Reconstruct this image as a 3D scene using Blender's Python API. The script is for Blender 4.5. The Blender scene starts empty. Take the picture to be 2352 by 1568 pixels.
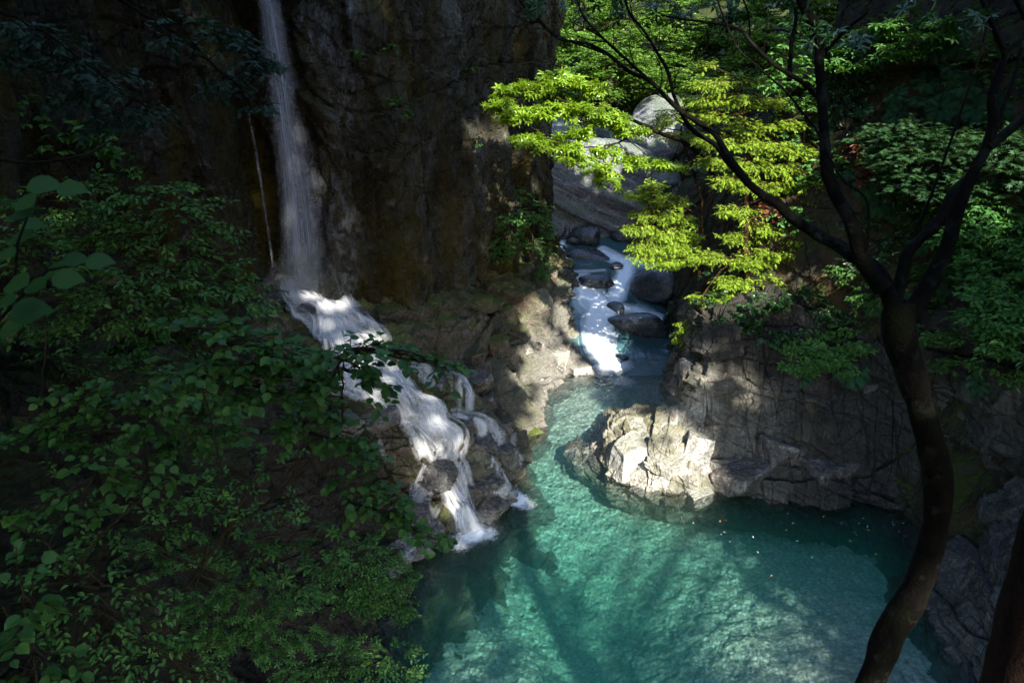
import bpy, math, random
import numpy as np
from mathutils import Vector

# ------------------------------------------------------------------ camera, sky, sun, exposure
CAM_Z, PITCH, F = 14.0, math.radians(22.5), 1568.0
CP, SP = math.cos(PITCH), math.sin(PITCH)
sc = bpy.context.scene
col = sc.collection
cam_d = bpy.data.cameras.new('camera')
cam = bpy.data.objects.new('camera', cam_d)
col.objects.link(cam)
cam.location = (0, 0, CAM_Z)
cam.rotation_euler = (math.pi / 2 - PITCH, 0, 0)
cam_d.sensor_width = 36
cam_d.lens = 24
cam_d.clip_start = 0.05
cam_d.clip_end = 1000
sc.camera = cam

SUN = np.array([0.24, -0.75, 0.65]); SUN /= np.linalg.norm(SUN)
world = bpy.data.worlds.new('World'); sc.world = world; world.use_nodes = True
wn = world.node_tree.nodes; wl = world.node_tree.links
sky = wn.new('ShaderNodeTexSky'); sky.sky_type = 'NISHITA'; sky.sun_disc = False
sky.ozone_density = 3.0; sky.sun_elevation = math.asin(SUN[2]); sky.sun_rotation = math.atan2(SUN[0], SUN[1])
wl.new(sky.outputs[0], wn['Background'].inputs[0])
wn['Background'].inputs[1].default_value = 0.14
sl = bpy.data.lights.new('sun', 'SUN'); sl.energy = 5.0; sl.angle = math.radians(0.5); sl.color = (1.0, .95, .86)
so = bpy.data.objects.new('sun', sl); col.objects.link(so)
so.rotation_euler = Vector((-SUN[0], -SUN[1], -SUN[2])).to_track_quat('-Z', 'Y').to_euler()
sc.view_settings.view_transform = 'Standard'; sc.view_settings.look = 'None'
sc.view_settings.gamma = 1.0; sc.view_settings.exposure = 2.12
cy = sc.cycles
cy.max_bounces = 8; cy.diffuse_bounces = 3; cy.glossy_bounces = 3; cy.transmission_bounces = 4
cy.transparent_max_bounces = 24; cy.volume_bounces = 1
cy.caustics_reflective = False; cy.caustics_refractive = False
cy.use_denoising = True
cy.sample_clamp_indirect = 6.0

# ------------------------------------------------------------------ pixel helpers (photo at 2352 x 1568)
def ray(px, py):
    px = np.asarray(px, float); py = np.asarray(py, float)
    u = (px - 1176) / F; v = (784 - py) / F
    return np.stack([u + 0 * v, CP + v * SP, -SP + v * CP], -1)
def at(px, py, Y):
    d = ray(px, py); t = np.asarray(Y, float) / d[..., 1]
    p = d * t[..., None]; p[..., 2] += CAM_Z
    return p
def atz(px, py, z):
    d = ray(px, py); t = (np.asarray(z, float) - CAM_Z) / np.minimum(d[..., 2], -.02)
    p = d * t[..., None]; p[..., 2] += CAM_Z
    return p

# ------------------------------------------------------------------ noise
def _h(ix, iy, iz, s=0):
    with np.errstate(over='ignore'):
        n = (ix.astype(np.int64) * 374761393 + iy.astype(np.int64) * 668265263 + iz.astype(np.int64) * 2147483647 + s * 974634777) & 0xffffffff
        n = ((n ^ (n >> 13)) * 1274126177) & 0xffffffff
        n = ((n ^ (n >> 16)) * 2246822519) & 0xffffffff
        n = (n ^ (n >> 15)) & 0xffffffff
    return n.astype(np.float64) / 4294967295.0
def vnoise(p, s=0):
    i = np.floor(p).astype(np.int64); f = p - i; f = f * f * (3 - 2 * f)
    r = 0
    for dx in (0, 1):
        for dy in (0, 1):
            for dz in (0, 1):
                w = (f[..., 0] if dx else 1 - f[..., 0]) * (f[..., 1] if dy else 1 - f[..., 1]) * (f[..., 2] if dz else 1 - f[..., 2])
                r = r + w * _h(i[..., 0] + dx, i[..., 1] + dy, i[..., 2] + dz, s)
    return r * 2 - 1
def fbm(p, freq, octv=4, s=0, ridge=False):
    p = p * np.asarray(freq, float)
    r = 0; a = .5
    for k in range(octv):
        n = vnoise(p + k * 17.3, s + k)
        r = r + a * ((1 - 2 * np.abs(n)) if ridge else n)
        p = p * 2.03; a *= .5
    return r
def blocks(p, size, s=0, tilt=.8, crack=.25, jit=.9):
    """cell based fractured rock: each cell sits at its own height with its own facet tilt; returns displacement in cell sizes"""
    q = p / np.asarray(size, float)
    q = q + .16 * np.stack([vnoise(q * .8, s + 21), vnoise(q * .8, s + 22), vnoise(q * .8, s + 23)], -1)
    i = np.floor(q).astype(np.int64)
    best = np.full(q.shape[:-1], 1e9); sec = np.full(q.shape[:-1], 1e9); val = np.zeros(q.shape[:-1])
    for dx in (-1, 0, 1):
        for dy in (-1, 0, 1):
            for dz in (-1, 0, 1):
                c = i + np.array([dx, dy, dz])
                a, b, cc = c[..., 0], c[..., 1], c[..., 2]
                o = np.stack([_h(a, b, cc, s + 1), _h(a, b, cc, s + 2), _h(a, b, cc, s + 3)], -1)
                ctr = c + .5 + (o - .5) * jit
                d = q - ctr
                dist = np.abs(d[..., 0]) ** 2 + np.abs(d[..., 1]) ** 2 + np.abs(d[..., 2]) ** 2
                t = np.stack([_h(a, b, cc, s + 4), _h(a, b, cc, s + 5), _h(a, b, cc, s + 6)], -1) * 2 - 1
                hgt = (_h(a, b, cc, s + 7) * 2 - 1) + tilt * (d * t).sum(-1) * 1.6
                n = dist < best
                sec = np.where(n, best, np.minimum(sec, dist))
                val = np.where(n, hgt, val)
                best = np.where(n, dist, best)
    e = np.sqrt(sec) - np.sqrt(best)
    return val - crack * 3 * np.clip(1 - e / .12, 0, 1)

def joints(P, dirs, s=0, warp=.35):
    """parallel joints: every (normal, spacing, amplitude) cuts the rock into slabs that sit at their own depth and tilt"""
    h = 0
    for k, (n, L, a) in enumerate(dirs):
        n = np.asarray(n, float); n = n / np.linalg.norm(n)
        ph = (P @ n) / L + warp * fbm(P, .35 / L, 3, s + 13 * k) + 1.5 * vnoise(P * .12, s + k)
        c = np.floor(ph); f = ph - c; ci = c.astype(np.int64); z = ci * 0 + k
        r1, r2 = _h(ci, z, z, s), _h(ci, z, z, s + 1)
        m = .35 + .65 * np.clip(.5 + 1.2 * vnoise(P * .5 / L + ci[..., None] * 7.7, s + 40 + k), 0, 1)
        h = h + a * m * ((r1 * 2 - 1) + (f - .5) * (r2 * 2 - 1) * 1.6 - .5 * np.clip(1 - f / .06, 0, 1))
    return h
JV = [((1, .25, .1), 1.3, .22), ((.3, 1, .2), 1.5, .22), ((.35, .2, 1), 1.1, .16), ((.8, -.6, .25), .55, .08), ((-.2, .5, 1), .5, .06), ((.9, .5, -.3), .28, .035), ((.1, .8, .7), .24, .03)]
def rbf(pts):
    a = np.array(pts, float); X = a[:, :2]; z = a[:, 2]
    D = np.linalg.norm(X[:, None] - X[None], axis=-1) / 100
    n = len(X)
    A = np.zeros((n + 3, n + 3)); A[:n, :n] = D + np.eye(n) * .02; A[:n, n] = 1; A[:n, n + 1:] = X / 100
    A[n:, :n] = A[:n, n:].T
    w = np.linalg.solve(A, np.r_[z, 0, 0, 0])
    def f(px, py):
        sh = np.shape(px); q = np.stack([np.ravel(px), np.ravel(py)], -1)
        out = np.empty(len(q))
        for k in range(0, len(q), 40000):
            c = q[k:k + 40000]
            d = np.linalg.norm(c[:, None] - X[None], axis=-1) / 100
            out[k:k + 40000] = d @ w[:n] + w[n] + c[:, 0] / 100 * w[n + 1] + c[:, 1] / 100 * w[n + 2]
        return out.reshape(sh)
    return f

# ------------------------------------------------------------------ object helpers
def tag(o, label=None, cat=None, group=None, kind=None):
    if label: o['label'] = label
    if cat: o['category'] = cat
    if group: o['group'] = group
    if kind: o['kind'] = kind
    return o
def empty(name, loc):
    o = bpy.data.objects.new(name, None); o.empty_display_size = .2
    o.location = tuple(float(a) for a in loc); col.objects.link(o)
    return o
def mesh_data(name, V, facesets, mat, smooth=False, attrs=None, uv=None):
    V = np.asarray(V, np.float32)
    me = bpy.data.meshes.new(name)
    loops = []; starts = []; totals = []; st = 0
    for f in facesets:
        f = np.asarray(f, np.int32)
        if len(f) == 0: continue
        k = f.shape[1]; n = f.shape[0]
        loops.append(f.ravel()); starts.append(st + np.arange(n, dtype=np.int32) * k)
        totals.append(np.full(n, k, np.int32)); st += n * k
    L = np.concatenate(loops); S = np.concatenate(starts)
    me.vertices.add(len(V)); me.vertices.foreach_set('co', V.ravel())
    me.loops.add(len(L)); me.loops.foreach_set('vertex_index', L)
    me.polygons.add(len(S)); me.polygons.foreach_set('loop_start', S)
    if smooth: me.polygons.foreach_set('use_smooth', np.ones(len(S), bool))
    else: me.polygons.foreach_set('use_smooth', np.zeros(len(S), bool))
    if attrs:
        for k, a in attrs.items():
            at_ = me.attributes.new(k, 'FLOAT', 'POINT'); at_.data.foreach_set('value', np.asarray(a, np.float32).ravel())
    if uv is not None:
        u = me.uv_layers.new(name='UVMap'); u.data.foreach_set('uv', np.asarray(uv, np.float32)[L].ravel())
    me.update(calc_edges=True); me.validate()
    if mat: me.materials.append(mat)
    return me
def link(name, me, parent=None, loc=None):
    o = bpy.data.objects.new(name, me); col.objects.link(o)
    if parent is not None:
        o.parent = parent
    if loc is not None: o.location = tuple(float(a) for a in loc)
    return o
def grid_faces(nr, nc):
    i = np.arange(nr * nc).reshape(nr, nc)
    return np.stack([i[:-1, :-1], i[:-1, 1:], i[1:, 1:], i[1:, :-1]], -1).reshape(-1, 4)
def grid_normals(P):
    du = np.gradient(P, axis=1); dv = np.gradient(P, axis=0)
    n = np.cross(du, dv); l = np.linalg.norm(n, axis=-1, keepdims=True)
    return n / np.maximum(l, 1e-9)

class MB:
    def __init__(s): s.V = []; s.Fs = {}; s.n = 0
    def add(s, V, F):
        V = np.asarray(V, float); F = np.asarray(F, int)
        s.V.append(V); s.Fs.setdefault(F.shape[1], []).append(F + s.n); s.n += len(V)
    def tube(s, pts, rad, sides=6, cap=True):
        pts = np.asarray(pts, float); n = len(pts)
        rad = np.broadcast_to(np.asarray(rad, float), (n,))
        T = np.gradient(pts, axis=0); T /= np.maximum(np.linalg.norm(T, axis=1, keepdims=True), 1e-9)
        ref = np.array([0.3, -0.9, .2]) if abs(T[0] @ np.array([0.3, -.9, .2])) < .8 else np.array([1., 0, 0])
        A = np.cross(T, ref); A /= np.maximum(np.linalg.norm(A, axis=1, keepdims=True), 1e-9); B = np.cross(T, A)
        a = np.arange(sides) / sides * 2 * math.pi
        R = pts[:, None] + rad[:, None, None] * (np.cos(a)[None, :, None] * A[:, None] + np.sin(a)[None, :, None] * B[:, None])
        V = R.reshape(-1, 3)
        i = np.arange(n * sides).reshape(n, sides); j = np.roll(i, -1, 1)
        F = np.stack([i[:-1], j[:-1], j[1:], i[1:]], -1).reshape(-1, 4)
        s.add(V, F)
        return R
    def leaves(s, pos, axis, nrm, size, tpl):
        """tpl = (verts k x 3 in (x along leaf, y across, z up), facesets)"""
        tv, tf = tpl
        axis = axis / np.maximum(np.linalg.norm(axis, axis=1, keepdims=True), 1e-9)
        b = np.cross(nrm, axis); b /= np.maximum(np.linalg.norm(b, axis=1, keepdims=True), 1e-9)
        n = np.cross(axis, b)
        size = np.broadcast_to(np.asarray(size, float), (len(pos),))
        V = pos[:, None] + size[:, None, None] * (tv[None, :, 0:1] * axis[:, None] + tv[None, :, 1:2] * b[:, None] + tv[None, :, 2:3] * n[:, None])
        k = len(tv); off = (np.arange(len(pos)) * k)[:, None, None]
        base = s.n; s.V.append(V.reshape(-1, 3)); s.n += len(pos) * k
        for f in tf:
            f = np.asarray(f, int)
            s.Fs.setdefault(f.shape[1], []).append((f[None] + off).reshape(-1, f.shape[1]) + base)
    def data(s, name, mat, smooth=False, origin=None):
        V = np.concatenate(s.V)
        if origin is not None: V = V - np.asarray(origin, float)
        return mesh_data(name, V, [np.concatenate(f) for f in s.Fs.values()], mat, smooth)
    def empty_(s): return s.n == 0

# leaf templates
def T_ovate(w=.5, fold=.12, droop=.12):
    v = np.array([[0, 0, 0], [.3, 0, -.02], [.3, w * .46, fold], [.3, -w * .46, fold], [.65, 0, -droop * .5], [.65, w * .4, fold * .8 - droop * .5],
                  [.65, -w * .4, fold * .8 - droop * .5], [1, 0, -droop * 1.6]], float)
    return v, [np.array([[0, 1, 2], [0, 3, 1], [4, 7, 5], [6, 7, 4]]), np.array([[1, 4, 5, 2], [3, 6, 4, 1]])]
def T_diamond(w=.5, fold=.08):
    v = np.array([[0, 0, 0], [.45, w / 2, fold], [1, 0, -.05], [.45, -w / 2, fold]], float)
    return v, [np.array([[0, 2, 1], [0, 3, 2]])]
def T_broad():
    v = [[0, 0, 0]]; xs = [.12, .32, .55, .78, 1.0]; ws = [.26, .40, .40, .24, 0.0]
    for x, w in zip(xs[:-1], ws[:-1]): v += [[x, 0, -.12 * x * x], [x, w, .07 - .15 * x * x], [x, -w, .07 - .15 * x * x]]
    v += [[1.0, 0, -.2]]
    q = []; 
    for k in range(3):
        a = 1 + 3 * k; b = a + 3
        q += [[a, b, b + 1, a + 1], [a + 2, b + 2, b, a]]
    return np.array(v, float), [np.array([[0, 1, 2], [0, 3, 1], [10, 13, 11], [12, 13, 10]]), np.array(q)]
def T_maple():
    # five narrow lobes
    v = [[0, 0, 0]]; f = []
    for k, (a, l) in enumerate(((-1.15, .6), (-.55, .88), (0, 1), (.55, .88), (1.15, .6))):
        c, s_ = math.cos(a), math.sin(a); i = len(v)
        for x, y in ((.45, .12), (1, 0), (.45, -.12)):
            v.append([l * (x * c - y * s_), l * (x * s_ + y * c), -.12 * (x * l) ** 2])
        f += [[0, i + 2, i + 1, i]]
    return np.array(v, float), [np.array(f)]
def T_whorl(n=6, w=.3):
    # evergreen rosette: elliptic leaves round a shoot tip (axis = shoot direction)
    v = []; f4 = []; f3 = []
    for k in range(n):
        a = 2 * math.pi * k / n + .3; c, s_ = math.cos(a), math.sin(a); i = len(v)
        for x, y, z in ((0.02, 0, 0), (.4, w / 2, .05), (.75, w / 2 * .85, 0.02), (1, 0, -.1), (.75, -w / 2 * .85, 0.02), (.4, -w / 2, .05), (.55, 0, 0)):
            xr = x
            v.append([xr * c - y * s_, xr * s_ + y * c, z - .12 * x * x + .04 * math.sin(k * 2.1)])
        f3 += [[i, i + 6, i + 1], [i, i + 5, i + 6], [i + 2, i + 6, i + 3], [i + 4, i + 3, i + 6], [i + 1, i + 6, i + 2], [i + 5, i + 4, i + 6]]
    return np.array(v, float), [np.array(f3)]
def T_hinoki():
    v = []; f = []
    def strip(x0, y0, x1, y1, w0, w1, z0, z1):
        dx, dy = x1 - x0, y1 - y0; l = math.hypot(dx, dy); nx, ny = -dy / l, dx / l; i = len(v)
        v.extend([[x0 + nx * w0, y0 + ny * w0, z0], [x0 - nx * w0, y0 - ny * w0, z0], [x1 - nx * w1, y1 - ny * w1, z1], [x1 + nx * w1, y1 + ny * w1, z1]])
        f.append([i, i + 1, i + 2, i + 3])
    strip(0, 0, 1, 0, .025, .015, 0, -.25)
    for k in range(5):
        x = .12 + .17 * k; l = .42 * (1 - .12 * k)
        for s_ in (1, -1):
            xx = x + (.06 if s_ > 0 else 0)
            x1, y1 = xx + l * .7, s_ * l * .72
            strip(xx, 0, x1, y1, .05, .02, -.25 * xx * xx, -.25 * x1 * x1 - .03)
    return np.array(v, float), [np.array(f)]
TO, TD, TB, TM, TW, TH = T_ovate(), T_diamond(), T_broad(), T_maple(), T_whorl(), T_hinoki()

# ------------------------------------------------------------------ materials
class N:
    def __init__(s, name):
        s.m = bpy.data.materials.new(name); s.m.use_nodes = True
        s.t = s.m.node_tree; s.t.nodes.clear(); s.out = s.t.nodes.new('ShaderNodeOutputMaterial')
    def n(s, ty, props=None, **inp):
        x = s.t.nodes.new(ty)
        if props:
            for k, v in props.items(): setattr(x, k, v)
        for k, v in inp.items():
            key = int(k[1:]) if k[0] == 'i' and k[1:].isdigit() else k.replace('_', ' ')
            if isinstance(v, bpy.types.NodeSocket): s.t.links.new(v, x.inputs[key])
            else: x.inputs[key].default_value = v
        return x
    def ramp(s, fac, stops, interp='LINEAR'):
        r = s.t.nodes.new('ShaderNodeValToRGB'); e = r.color_ramp.elements; r.color_ramp.interpolation = interp
        while len(e) < len(stops): e.new(.5)
        for k, (p, c) in enumerate(stops):
            e[k].position = p; e[k].color = (*c, 1) if not isinstance(c, (int, float)) else (c, c, c, 1)
        s.t.links.new(fac, r.inputs[0]); return r.outputs[0]
    def mix(s, fac, a, b, mode='MIX'):
        x = s.t.nodes.new('ShaderNodeMix'); x.data_type = 'RGBA'; x.blend_type = mode
        for k, v in ((0, fac), (6, a), (7, b)):
            if isinstance(v, bpy.types.NodeSocket): s.t.links.new(v, x.inputs[k])
            else: x.inputs[k].default_value = v if k == 0 else (*v, 1)
        return x.outputs[2]
    def math(s, op, a, b=0.0, clamp=False):
        x = s.t.nodes.new('ShaderNodeMath'); x.operation = op; x.use_clamp = clamp
        for k, v in ((0, a), (1, b)):
            if isinstance(v, bpy.types.NodeSocket): s.t.links.new(v, x.inputs[k])
            else: x.inputs[k].default_value = v
        return x.outputs[0]
    def noise(s, vec, scale, detail=5, rough=.6, dist=0.0):
        return s.n('ShaderNodeTexNoise', Vector=vec, Scale=scale, Detail=detail, Roughness=rough, Distortion=dist).outputs[0]
    def coord(s, scale=(1, 1, 1), kind='Object', rot=(0, 0, 0)):
        c = s.t.nodes.new('ShaderNodeTexCoord')
        m = s.n('ShaderNodeMapping', Vector=c.outputs[kind]); m.inputs['Scale'].default_value = scale; m.inputs['Rotation'].default_value = rot
        return m.outputs[0]
    def done(s, surf=None, vol=None):
        if surf is not None: s.t.links.new(surf, s.out.inputs[0])
        if vol is not None: s.t.links.new(vol, s.out.inputs[1])
        return s.m

def mat_rock(name, dark, mid, light, streak=(.6, .6, .25), moss=0.0, mossc=(.05, .08, .012), stain=0.0, stainc=(.1, .055, .015),
             rough=(.3, .75), bump=.6, spec=.5, crackscale=1.6, white=0.0, wetline=False, litter=0.0):
    m = N(name)
    st = m.coord(streak); iso = m.coord((1, 1, 1))
    n1 = m.noise(st, 1.3, 8, .65, .4)
    c = m.ramp(n1, [(.3, dark), (.5, mid), (.72, light)])
    n2 = m.noise(iso, 9, 6, .7)
    c = m.mix(m.ramp(n2, [(.35, .0), (.75, .55)]), c, tuple(min(1, x * 1.7) for x in light))
    c = m.mix(m.ramp(n2, [(.2, .7), (.45, .0)]), c, tuple(x * .35 for x in dark))
    if white:
        n6 = m.noise(iso, 2.2, 7, .75, .8)
        c = m.mix(m.math('MULTIPLY', m.ramp(n6, [(.55, 0.), (.66, 1.)]), white), c, (.62, .6, .55))
    if stain:
        n3 = m.noise(m.coord((.5, .5, .18)), 1.1, 5, .6, .6)
        c = m.mix(m.math('MULTIPLY', m.ramp(n3, [(.46, 0.), (.62, 1.)]), stain), c, stainc)
    g = m.t.nodes.new('ShaderNodeNewGeometry')
    sep = m.n('ShaderNodeSeparateXYZ', Vector=g.outputs['Normal'])
    rough_f = m.ramp(m.noise(iso, 5, 5, .6), [(.35, rough[0]), (.65, rough[1])])
    if moss:
        n4 = m.noise(iso, 1.4, 6, .65)
        up = m.math('ADD', m.math('MULTIPLY', sep.outputs[2], .55), n4)
        mf = m.math('MULTIPLY', m.ramp(up, [(.72, 0.), (.86, 1.)]), moss)
        mc = m.mix(m.noise(iso, 30, 3), tuple(x * .5 for x in mossc), tuple(x * 1.6 for x in mossc))
        c = m.mix(mf, c, mc)
        rough_f = m.math('MAXIMUM', rough_f, mf)
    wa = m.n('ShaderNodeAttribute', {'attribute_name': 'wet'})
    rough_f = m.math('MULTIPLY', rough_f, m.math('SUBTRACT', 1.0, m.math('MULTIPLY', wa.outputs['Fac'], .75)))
    c = m.mix(m.math('MULTIPLY', wa.outputs['Fac'], m.ramp(m.noise(m.coord((1.6, 1.6, .8)), 1.7, 7, .72, .4), [(.47, 0.), (.58, 1.)])), c, m.mix(n2, (.05, .055, .065), (.30, .31, .34)))  # blue-grey patches put the sky sheen of wet faces into the colour, with pale rock
    if litter:
        v = m.n('ShaderNodeTexVoronoi', Vector=iso, Scale=9.0, Randomness=1.0)
        lf = m.math('MULTIPLY', m.ramp(v.outputs['Distance'], [(.10, 1.), (.16, 0.)]), m.ramp(m.math('ADD', m.math('MULTIPLY', sep.outputs[2], .5), m.noise(iso, .8, 3)), [(.75, 0.), (.85, litter)]))
        c = m.mix(lf, c, (.35, .1, .02))
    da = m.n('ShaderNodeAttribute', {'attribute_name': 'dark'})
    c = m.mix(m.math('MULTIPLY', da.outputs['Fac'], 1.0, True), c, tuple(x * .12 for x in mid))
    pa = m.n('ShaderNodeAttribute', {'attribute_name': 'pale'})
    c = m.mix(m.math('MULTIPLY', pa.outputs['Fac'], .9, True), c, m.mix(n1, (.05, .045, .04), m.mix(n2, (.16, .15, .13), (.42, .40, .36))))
    # bump: fractures + grain
    vo = m.n('ShaderNodeTexVoronoi', {'feature': 'DISTANCE_TO_EDGE'}, Vector=m.n('ShaderNodeVectorMath', {'operation': 'ADD'}, i0=m.coord((1, 1, .55)),
             i1=m.n('ShaderNodeVectorMath', {'operation': 'SCALE'}, i0=m.n('ShaderNodeTexNoise', Vector=iso, Scale=1.5, Detail=4.0).outputs[1], i3=.3).outputs[0]).outputs[0], Scale=crackscale)
    cr = m.ramp(vo.outputs[0], [(.0, 0.), (.05, 1.)])
    fine = m.noise(m.coord((1, 1, .6)), 14, 10, .72, .3)
    rdg = m.noise(st, 4.5, 9, .7, .8)
    hgt = m.math('ADD', m.math('MULTIPLY', cr, .22), m.math('ADD', m.math('MULTIPLY', fine, .7), m.math('MULTIPLY', rdg, 1.1)))
    b = m.n('ShaderNodeBump', Strength=bump, Distance=.12, Height=hgt)
    p = m.n('ShaderNodeBsdfPrincipled', Base_Color=c, Roughness=rough_f, Normal=b.outputs[0])
    m.t.links.new(m.math('ADD', spec, m.math('MULTIPLY', wa.outputs['Fac'], .6)), p.inputs['Specular IOR Level'])
    return m.done(p.outputs[0])

def mat_leaf(name, c1, c2, c3=None, trans=.35, rough=.45, spec=.22, tcol=None):
    m = N(name)
    g = m.t.nodes.new('ShaderNodeNewGeometry')
    stops = [(0, c1), (.6, c2)] + ([(1, c3)] if c3 else [])
    c = m.ramp(g.outputs['Random Per Island'], stops)
    p = m.n('ShaderNodeBsdfPrincipled', Base_Color=c, Roughness=rough); p.inputs['Specular IOR Level'].default_value = spec
    tc = m.mix(1.0, c, tcol or (1.5, 1.3, .35), 'MULTIPLY')
    t = m.n('ShaderNodeBsdfTranslucent', Color=tc)
    mx = m.n('ShaderNodeMixShader', i0=trans, i1=p.outputs[0], i2=t.outputs[0])
    return m.done(mx.outputs[0])

def mat_bark(name, dark, light, lichen=0.0, scale=6, moss=0.0, bump=.7, stretch=.25):
    m = N(name)
    v = m.coord((1, 1, stretch)); iso = m.coord()
    n = m.noise(v, scale * 3, 8, .7, .5)
    c = m.ramp(n, [(.32, dark), (.68, light)])
    if lichen:
        c = m.mix(m.math('MULTIPLY', m.ramp(m.noise(iso, 5, 6, .65), [(.56, 0.), (.62, 1.)]), lichen), c, (.07, .08, .065))
    if moss:
        c = m.mix(m.math('MULTIPLY', m.ramp(m.noise(iso, 3, 5, .65), [(.45, 0.), (.6, 1.)]), moss), c, (.014, .018, .004))
    b = m.n('ShaderNodeBump', Strength=bump, Distance=.03, Height=m.math('ADD', n, m.noise(iso, 40, 4)))
    p = m.n('ShaderNodeBsdfPrincipled', Base_Color=c, Roughness=.8, Normal=b.outputs[0]); p.inputs['Specular IOR Level'].default_value = .06
    return m.done(p.outputs[0])

M = {}
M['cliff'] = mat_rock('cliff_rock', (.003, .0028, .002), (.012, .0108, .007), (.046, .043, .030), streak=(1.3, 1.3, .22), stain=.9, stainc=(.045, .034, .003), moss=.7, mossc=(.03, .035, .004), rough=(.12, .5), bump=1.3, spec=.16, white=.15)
M['rcliff'] = mat_rock('mossy_cliff_rock', (.006, .005, .004), (.016, .014, .010), (.04, .036, .027), streak=(.8, .8, .35), moss=1.0, mossc=(.03, .045, .008), stain=.4, rough=(.4, .8), bump=.9, spec=.15)
M['ledge'] = mat_rock('wet_brown_rock', (.011, .009, .007), (.04, .032, .024), (.14, .12, .10), streak=(.8, .8, .6), moss=.9, mossc=(.05, .07, .01), stain=.45, stainc=(.10, .05, .015), rough=(.12, .55), bump=.9, spec=.3, litter=.3, white=.12)
M['bank'] = mat_rock('pale_fractured_rock', (.03, .027, .022), (.13, .12, .10), (.36, .34, .30), streak=(.8, .8, .5), moss=.5, mossc=(.06, .065, .012), stain=.4, stainc=(.09, .08, .025), rough=(.25, .6), bump=.8, spec=.25, white=.5, litter=.8)
M['slope'] = mat_rock('dark_slope_soil', (.004, .0035, .003), (.011, .010, .008), (.032, .028, .024), streak=(1, 1, .7), moss=.6, mossc=(.03, .05, .01), rough=(.3, .8), bump=1.0, spec=.12, stain=.6, stainc=(.03, .014, .008), litter=.5)
M['boulder'] = mat_rock('smooth_wet_boulder_rock', (.004, .005, .006), (.014, .016, .019), (.05, .055, .06), streak=(1.3, .5, 2.2), rough=(.1, .35), bump=.35, spec=.7, crackscale=.5, white=.1)
M['bigboulder'] = mat_rock('banded_grey_boulder_rock', (.010, .012, .015), (.055, .06, .07), (.30, .31, .33), streak=(.3, .5, 3.6), moss=.5, rough=(.15, .45), bump=1.0, spec=.5, crackscale=.5, white=.3)
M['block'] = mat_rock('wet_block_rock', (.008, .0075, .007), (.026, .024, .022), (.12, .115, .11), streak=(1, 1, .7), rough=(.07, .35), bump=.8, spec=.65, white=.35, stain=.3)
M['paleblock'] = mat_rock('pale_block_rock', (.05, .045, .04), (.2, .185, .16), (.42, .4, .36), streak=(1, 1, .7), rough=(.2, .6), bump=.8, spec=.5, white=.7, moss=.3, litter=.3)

# ------------------------------------------------------------------ surface height maps (z over photo pixels)
LEFT = [(690,640,5.85),(740,690,5.5),(760,720,5.3),(800,760,4.85),(830,800,4.5),(880,840,4.3),(900,880,3.7),(940,920,3.5),(985,985,2.75),(1000,1020,2.3),(1030,1060,1.7),(1060,1150,.6),(1080,1225,-.1),
 (620,640,5.9),(560,620,6.3),(600,720,5.9),(680,760,5.4),(700,820,5.3),(640,900,5.2),(780,900,4.4),(850,960,3.6),(840,985,3.2),(880,1100,1.4),(900,1200,.5),(960,1160,.4),(980,1250,.0),(900,1280,.25),
 (700,1000,4.6),(780,1060,2.8),(720,1150,2.4),(800,1250,.5),(650,1250,2.4),(560,1250,3.0),(600,1100,4.2),(700,1320,1.3),(850,1330,.15),
 (600,1400,2.0),(760,1400,.9),(900,1380,-.1),(640,1500,1.4),(800,1500,.4),(880,1480,-.1),(700,1600,.6),(850,1600,-.2),(930,1568,-.6),(980,1400,-.8),(1060,1300,-.9),
 (850,720,5.2),(920,740,4.9),(1000,700,4.7),(1060,690,4.4),(1100,670,4.4),(1180,600,4.3),(1250,565,3.7),(1150,640,4.1),(1230,620,3.8),(1260,640,3.0),(1290,600,2.2),(1280,560,2.6),
 (900,800,4.6),(960,800,4.2),(1000,780,4.0),(1060,760,3.7),(1000,860,3.4),(1060,850,3.0),(1100,780,3.3),(1180,700,3.4),(1230,690,3.3),(1270,700,2.3),(1200,760,2.7),(1290,680,1.9),(1310,720,1.2),(1330,780,.5),
 (1250,800,1.2),(1250,860,.6),(1200,840,1.3),(1150,850,1.9),(1100,900,2.3),(1140,960,1.6),(1190,940,.9),(1200,880,1.1),(1050,930,2.7),(1090,1000,1.9),(1060,1060,1.4),(1100,1100,1.0),(1150,1050,1.2),(1170,1120,.5),(1180,1050,.6),
 (1110,1180,.2),(1160,1170,.0),(1190,1130,-.3),(1200,1060,-.5),(1230,980,-.3),(1260,920,-.3),(1330,880,-.1),(1370,850,-.4),(1375,800,-.7),(1350,740,-.2),(1340,690,.3),(1320,640,1.4),
 (1260,1050,-1.6),(1220,1200,-1.8),(1130,1300,-1.6),(1050,1420,-1.6),(1000,1568,-1.8),(1000,1750,-2),(1300,960,-1.4),(1380,900,-1.1),(1440,860,-1),(1450,780,-.6),(1430,700,0),(1420,620,.8),(1400,560,1.2),
 (0,650,8.9),(150,650,8.6),(300,650,8.0),(450,650,7.3),(0,560,9.2),(300,560,8.6),(500,560,7.2),(700,560,6.2),(0,800,8.6),(200,800,8.1),(400,800,7.2),(550,800,6.3),(0,950,8.3),(200,950,7.6),(400,950,6.6),(520,950,5.8),
 (0,1100,8.3),(200,1100,7.4),(400,1100,6.1),(500,1150,5.0),(0,1300,8.2),(200,1300,7.1),(400,1300,5.2),(0,1500,8.0),(200,1500,6.5),(400,1500,4.3),(500,1500,3.0),(0,1750,7.6),(300,1750,5.0),(600,1750,1.8),(-250,600,9.6),(-250,1100,9.6),(-250,1750,9.6)]
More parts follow.
